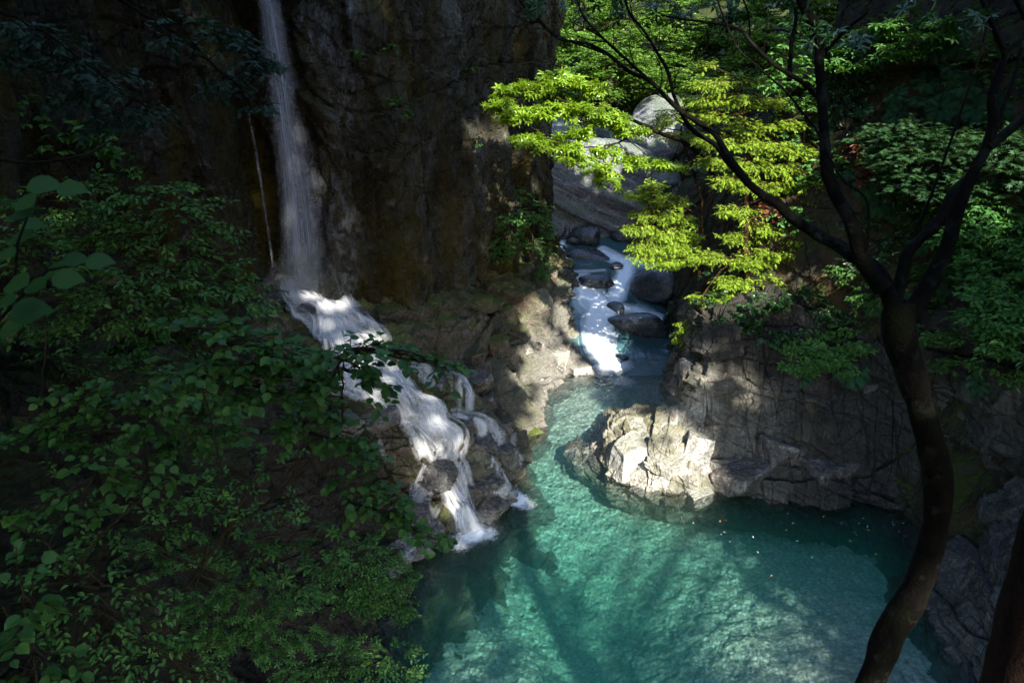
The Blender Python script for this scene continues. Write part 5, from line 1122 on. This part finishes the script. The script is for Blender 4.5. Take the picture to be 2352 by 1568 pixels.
slope_plant('leafy sapling crown level with the wet blocks by the fall', 12.0, [(130, 440, 60, 16), (60, 470, 60, 16), (200, 430, 50, 14), (150, 500, 60, 16), (520, 610, 45, 12), (550, 650, 40, 12), (600, 700, 34, 10), (380, 430, 50, 12)], 'ovate', .13, M['small'], root=(100, 700), dens=34, tl=.4, per=7)
slope_plant('dense bush in front of the dark wall at the lower centre', 7.8, [(560, 1180, 60, 24), (640, 1180, 50, 22), (600, 1300, 60, 20), (700, 1350, 60, 20), (520, 1280, 60, 22), (760, 1270, 40, 16)], 'ovate', .10, M['small'], root=(600, 1420), dens=44, tl=.28, per=7)
# bare pale stems crossing the slope
st = [('long pale bare stem leaning right across the dark wall', [(430, 1350), (520, 1220), (580, 1110), (640, 1020), (700, 955)], 7, .022), ('forked pale stem in the middle of the slope', [(170, 1320), (205, 1260), (250, 1210), (320, 1150), (370, 1110)], 5, .014),
      ('thin bare twig reaching level toward the cascade', [(520, 1190), (600, 1160), (680, 1140), (760, 1130), (800, 1125)], 7, .01), ('bent grey stem at the lower left edge', [(140, 1320), (110, 1245), (60, 1220), (25, 1205)], 4.5, .013),
      ('grey upright stem at the left bottom corner', [(50, 1480), (75, 1400), (75, 1330)], 4.3, .012), ('brown arching twig near the bottom middle', [(650, 1570), (700, 1480), (740, 1440), (800, 1400)], 7.5, .012), ('thin brown stem low at the bottom centre', [(200, 1560), (300, 1500), (400, 1475), (520, 1470)], 5.5, .01),
      ('grey leaning stem at the bottom left', [(5, 1390), (35, 1440), (55, 1490)], 4.3, .014), ('dark curving twig in front of the left cliff', [(-20, 365), (60, 375), (150, 368), (220, 345), (250, 322), (320, 328)], 5, .012)]
for lab, pts, Y, r in st:
    P = np.array([at(a, b, Y + .25 * math.sin(k * 2.)) for k, (a, b) in enumerate(pts)]); W = MB(); t = np.linspace(0, 1, 26); t_ = t
    pp = np.stack([np.interp(t, np.linspace(0, 1, len(P)), P[:, j]) for j in range(3)], -1); pp[1:-1] = (pp[:-2] + pp[1:-1] + pp[2:]) / 3; pp += rng.normal(size=pp.shape) * r * .25
    W.tube(pp, np.linspace(r, r * .45, 26), 6)
    for q in range(2):
        a = pp[rng.integers(4, 14)]; W.tube(limb_pts(a, a + rng.normal(size=3) * .16 + [0, 0, .12], 0, .2, 6), np.linspace(r * .45, r * .15, 6), 4)
    tag(link('stem', W.data('stem', M['twig'] if 'pale' in lab or 'grey' in lab else M['darktwig'], True)), lab, 'stem', 'bare stems on the near slope')
# conifer twigs, top left
def topl(label, Y, spots, start):
    pads = pxpads([(q[0], q[1], Y, q[2], q[3], .35) for q in spots]); b = at(start[0], start[1], Y)
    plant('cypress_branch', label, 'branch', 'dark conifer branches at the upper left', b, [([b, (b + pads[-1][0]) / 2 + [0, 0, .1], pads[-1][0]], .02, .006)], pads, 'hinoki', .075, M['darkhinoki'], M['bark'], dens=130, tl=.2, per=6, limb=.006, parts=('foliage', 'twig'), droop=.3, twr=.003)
topl('dark conifer branch drooping at the top left corner', 6.0, [(40, 60, 60, 16), (110, 90, 60, 16), (60, 120, 60, 18), (160, 140, 60, 14), (230, 170, 50, 14), (200, 210, 40, 10), (270, 200, 36, 10)], (-60, 0))
topl('dark conifer branch reaching toward the waterfall', 7.0, [(430, 50, 40, 12), (400, 90, 40, 12), (500, 80, 50, 12), (550, 110, 45, 12), (590, 145, 40, 10), (510, 200, 36, 10), (610, 155, 30, 8), (520, 180, 36, 10), (600, 245, 24, 8)], (230, -30))
topl('sparse conifer branch below the others in front of the cliff', 6.5, [(190, 230, 40, 12), (270, 265, 40, 10), (330, 265, 36, 10), (250, 290, 36, 10), (350, 250, 30, 10)], (60, 150))

# large soft near leaves at the left edge
root = empty('hydrangea_branch', at(-40, 620, 1.9)); tag(root, 'out of focus branch with big round leaves at the left edge', 'branch')
Lf = MB(); nl = [(95, 425, 70, .1), (160, 432, 60, .0), (60, 470, 55, 2.2), (50, 490, 60, 2.6), (70, 510, 45, -.3), (45, 540, 60, 2.9), (10, 583, 50, 2.8), (170, 595, 55, .1), (225, 600, 60, .2), (120, 622, 60, 2.8), (150, 638, 65, -.2), (75, 655, 60, 3.0), (30, 650, 70, 3.1), (60, 720, 90, .5), (15, 755, 60, 2.8), (10, 690, 50, 2.8)]
P_ = []; A_ = []; N_ = []; S_ = []
for x, y, l, a in nl:
    Yl = 1.9 + .15 * math.sin(x); k = Yl / F * 1.07
    P_.append(at(x - l * .5 * math.cos(a), y + 5, Yl)); A_.append([math.cos(a), .25, math.sin(a) * .2 + .05]); N_.append(unit(np.array([rng.normal() * .2, -.45, .8]))); S_.append(l * 1.0 * k)
Lf.leaves(np.array(P_), np.array(A_, float), np.array(N_), np.array(S_), (TB[0] * [1, 1.15, 1], TB[1]))
M['near'] = mat_leaf('soft_green_leaves', (.022, .06, .014), (.035, .085, .018), trans=.3, spec=.08)
m_ = 90
Lf.leaves(np.array([-1.85, .85, 15.3]) + rng.normal(size=(m_, 3)) * [.35, .3, .22] , unit(rng.normal(size=(m_, 3)) * [1, 1, .3]), unit(rng.normal(size=(m_, 3)) * .3 + [0, -.5, .8]), .15, TB)  # extra cluster above the view, added to keep sun off the near leaves
link('leaves', Lf.data('hydrangea_leaves', M['near'], True, root.location), root)
W = MB(); W.tube([at(-60, 800, 1.95), at(30, 700, 1.95), at(110, 620, 1.95), at(230, 600, 1.95)], [.006, .005, .004, .002], 6); W.tube([at(30, 700, 1.95), at(40, 560, 1.95), at(80, 450, 1.95), at(160, 430, 1.95)], [.005, .004, .003, .002], 6)
link('twig', W.data('hydrangea_twig', M['darktwig'], True, root.location), root)

# ------------------------------------------------------------------ the foreground tree
def c3(*p): return [(1548 + .5 * a, .5 * b) for a, b in p]
def c2(*p): return [(746.4 + .5 * a, .5 * b) for a, b in p]
base = at(1985, 1640, 4.6)
ft = empty('foreground_tree', base); tag(ft, 'dark curving tree in the right foreground with bare forked limbs', 'tree')
def limb_obj(part, pts, Y, wpx, sides=14, parent=ft, mat='bark', knob=.09):
    m = len(pts); n = max(16, m * 7); Yv = np.interp(np.linspace(0, 1, n), np.linspace(0, 1, len(Y)), Y)
    P2 = smooth_path(pts, n); P = at(P2[:, 0], P2[:, 1], Yv)
    w = np.interp(np.linspace(0, 1, n), np.linspace(0, 1, len(wpx)), wpx)
    r = w * .44 * ((P - [0, 0, CAM_Z]) @ np.array([0, CP, -SP])) / F
    r = r * (1 + knob * vnoise(P * 9, 3) + knob * vnoise(P * 3, 4))
    W = MB(); R_ = W.tube(P, r, sides)
    return W
PARTS = MB()
T = limb_obj('trunk', [(1960, 1720), (1990, 1600), (2015, 1530), (2045, 1450), (2095, 1370), (2130, 1280), (2152, 1180), (2152, 1090), (2140, 1030), (2118, 950), (2092, 860), (2070, 790), (2062, 735), (2070, 690)], [4.6, 4.7, 4.8, 4.9, 5.0], [80, 74, 64, 74, 78, 66, 60, 66, 74, 66, 64, 70, 84, 60], 24)
to = link('trunk', T.data('tree_trunk', M['bark'], True, base), ft)
def branch(W_list, lab=None):
    A = MB()
    for W in W_list:
        for v in W.V: A.V.append(v)
        for kf, fs_ in W.Fs.items(): A.Fs.setdefault(kf, []).extend([f + A.n for f in fs_])
        A.n += W.n
    o = link('limb', A.data('tree_limb', M['bark'], True, base), ft)
    if lab: o['label'] = lab
    return o
def twigs(pts, Y, n, L, up=.3, w=5):
    out = []
    P2 = smooth_path(pts, 40)
    for k in range(n):
        i = rng.integers(6, 39); a = P2[i]; T_ = P2[min(i + 1, 39)] - P2[i - 1]; T_ = T_ / np.linalg.norm(T_)
        ang = rng.uniform(.4, .9) * rng.choice([-1, 1]); d = np.array([T_[0] * math.cos(ang) - T_[1] * math.sin(ang), T_[0] * math.sin(ang) + T_[1] * math.cos(ang) - up]); d /= np.linalg.norm(d)
        l = L * rng.uniform(.5, 1.3); m = a + d * l * .5 + rng.normal(size=2) * l * .08; e = a + d * l + rng.normal(size=2) * l * .12 + [0, -l * .15]
        out.append(limb_obj('t', [a, m, e], [Y, Y + .2], [w * rng.uniform(.5, 1), w * .25], 5))
    return out
A1 = c3((1010, 1400), (930, 1240), (830, 1180), (760, 1130), (680, 1090), (600, 1040), (540, 1000), (480, 940), (400, 890), (340, 840), (285, 770), (235, 695), (190, 620), (110, 560), (30, 510)) + c2((1560, 440), (1490, 370), (1400, 330), (1300, 250), (1200, 200), (1080, 180), (990, 105), (900, 10), (880, -40))
A2 = c3((340, 840), (250, 750), (190, 665), (100, 610), (50, 550), (0, 440)) + c2((1575, 330), (1530, 250), (1470, 150), (1400, 60), (1370, -40))
A3 = c2((1490, 370), (1380, 270), (1250, 150), (1180, 60), (1150, -30))
A4 = c2((1300, 250), (1200, 215), (1060, 160), (960, 60), (920, -20))
branch([limb_obj('l', A1, [5.0, 5.6, 6.4, 7.0], [44, 36, 30, 26, 22, 18, 14, 12, 10, 8, 7, 5]), limb_obj('l', A2, [6.0, 6.3, 6.6], [16, 13, 11, 9, 7, 5]), limb_obj('l', A3, [6.6, 6.8], [9, 7, 5], 8), limb_obj('l', A4, [6.7, 7], [7, 5, 4], 8)] + twigs(A1, 6.5, 16, 90, .5) + twigs(A2, 6.4, 8, 80, .5) + twigs(A3, 6.7, 6, 80, .3), 'long bare limb sweeping up to the left')
B1 = c3((960, 1330), (870, 1200), (835, 1080), (800, 990), (745, 900), (705, 790), (692, 650), (682, 500), (676, 400), (668, 300), (668, 200), (640, 110), (590, 20), (560, -60))
B2 = c3((665, 455), (590, 380), (510, 330), (440, 280), (350, 190), (310, 140), (200, 110), (50, 90), (-60, 70))
B3 = c3((685, 250), (740, 190), (800, 130), (890, 60)); B4 = c3((690, 690), (650, 590), (600, 530), (520, 430), (400, 320), (300, 230), (240, 110), (200, 0))
B5 = c3((890, 1150), (895, 1040), (880, 910), (780, 830), (720, 730), (690, 660)); B6 = c3((530, 370), (540, 200), (560, 80), (530, -30)); B7 = c3((350, 190), (340, 60), (300, -40))
branch([limb_obj('l', B1, [5.0, 5.3, 5.6], [46, 40, 34, 32, 26, 24, 24, 22]), limb_obj('l', B2, [5.4, 5.8], [13, 10, 8, 5]), limb_obj('l', B3, [5.5, 5.4], [12, 7], 8), limb_obj('l', B4, [5.3, 5.6], [7, 5, 4], 8), limb_obj('l', B5, [5, 5.2], [6, 6, 4], 8), limb_obj('l', B6, [5.7, 6], [12, 9], 8), limb_obj('l', B7, [5.7, 5.9], [6, 4], 8)]
       + twigs(B2, 5.6, 9, 70, .5, 4) + twigs(B4, 5.5, 6, 60, .4, 4), 'mossy upright limb with pale lichen ring')
C1 = c3((1050, 1480), (1120, 1390), (1195, 1260), (1260, 1120), (1305, 950), (1365, 810), (1430, 690), (1468, 560), (1462, 460), (1480, 370), (1520, 250), (1490, 180), (1440, 60), (1400, -40))
C2 = c3((1440, 680), (1520, 615), (1600, 550), (1700, 470)); C3 = c3((1515, 250), (1570, 200), (1650, 150)); C4 = c3((1450, 640), (1520, 480), (1580, 300), (1620, 120)); C5 = c3((1560, -20), (1600, 60), (1650, 160))
branch([limb_obj('l', C1, [5.0, 5.1, 5.3], [52, 44, 36, 34, 28, 26, 20, 14, 10]), limb_obj('l', C2, [5.1, 5.2], [26, 22]), limb_obj('l', C3, [5.2, 5.2], [12, 9], 8), limb_obj('l', C4, [5.1, 5.3], [12, 8], 8), limb_obj('l', C5, [5, 5], [10, 10], 8)], 'right hand limb with grey patches')
D1 = c3((1010, 1400), (1045, 1270), (1070, 1170), (1120, 1110), (1215, 1010), (1275, 890), (1330, 835), (1390, 790)); D2 = c3((1060, 1200), (1180, 900), (1260, 680), (1330, 480), (1390, 300), (1430, 150), (1450, 0))
branch([limb_obj('l', D1, [5.0, 5.4], [34, 28, 24, 20]), limb_obj('l', D2, [5.3, 5.6], [8, 7, 5], 8)], 'inner dark limb between the fork')
# the tree's few dark leaves along the top of the picture
W, Lf = MB(), MB()
for x, y, r, Y in ((1230, 5, 40, 6.8), (1330, 10, 50, 6.8), (1290, -20, 60, 6.8), (1420, 0, 60, 6.6), (1520, -10, 60, 6.4), (1560, 25, 20, 6.2), (1600, 5, 60, 6.2), (1700, -10, 60, 6), (1690, 20, 20, 6), (1900, 60, 24, 5.4), (1960, 70, 40, 5.4), (2240, 20, 40, 5.2), (1850, -20, 60, 5.6), (2100, -20, 60, 5.2)):
    for C, rad in pxpads([(x, y, Y, r, r * .35, .3)]): pad(W, Lf, C, rad, C + [0, 0, .5], 5, .18, 'whorl', .085, 2, twr=.003)
link('crown', Lf.data('tree_crown', M['darkeverg'], False, base), ft)
# second trunk, lower right corner
base2 = at(2300, 1700, 3.4); rt = empty('rough_barked_tree', base2); tag(rt, 'rough reddish barked trunk cut off by the lower right corner', 'tree')
W = limb_obj('trunk', [(2325, 1760), (2365, 1560), (2400, 1400), (2445, 1200), (2490, 1000), (2540, 760), (2600, 400)], [3.2, 3.3, 3.4], [210, 200, 170, 150, 140], 40, knob=.05)
link('trunk', W.data('rough_trunk', M['rough'], True, base2), rt)

# ------------------------------------------------------------------ floating and fallen leaves
def leaf_one(name, cols, s):
    L = MB(); L.leaves(np.zeros((1, 3)), np.array([[1., 0, 0]]), np.array([[0, 0, 1.]]), np.array([s]), TO); m = N(name + '_material'); p = m.n('ShaderNodeBsdfPrincipled', Base_Color=(*cols, 1), Roughness=.5); return L.data(name, m.done(p.outputs[0]))
LM = [leaf_one('pale_fallen_leaf', (.28, .3, .28), .09), leaf_one('yellow_fallen_leaf', (.4, .34, .05), .08), leaf_one('orange_fallen_leaf', (.40, .13, .03), .085)]
gl = ['pale leaf floating on the calm water by the right bank', 'yellow leaf floating on the calm water by the right bank', 'orange leaf floating on the calm water by the right bank']
for k in range(34):
    c = 0 if rng.random() < .68 else int(rng.integers(1, 3)); px = rng.uniform(1590, 2090); py = 1165 + abs(rng.normal()) * 45 + (px - 1600) * .06
    o = link('floating_leaf', LM[c], None, atz(px, py, .05)); o.rotation_euler = (0, 0, rng.uniform(0, 6)); tag(o, gl[c], 'leaf', ['pale floating leaves', 'yellow floating leaves', 'orange floating leaves'][c])
for k in range(27):
    px, py = [(rng.normal(1500, 35), rng.normal(965, 25)), (rng.normal(1300, 50), rng.normal(840, 25)), (rng.normal(1640, 60), rng.normal(900, 30))][k % 3]
    p, n = hit(px, py); o = link('fallen_leaf', LM[2], None, p + n * .02); o.rotation_euler = Vector(n).to_track_quat('Z', 'Y').to_euler()
    tag(o, ['orange leaf lying on the flat pale block of the right bank', 'orange leaf lying on the sunlit left bank by the rapids', 'orange leaf lying on the yellowish right bank corner'][k % 3], 'leaf', ['orange leaves on the flat pale block', 'orange leaves on the sunlit left bank', 'orange leaves on the right bank corner'][k % 3])
cam_d.dof.use_dof = True; cam_d.dof.focus_distance = 20; cam_d.dof.aperture_fstop = 4.0
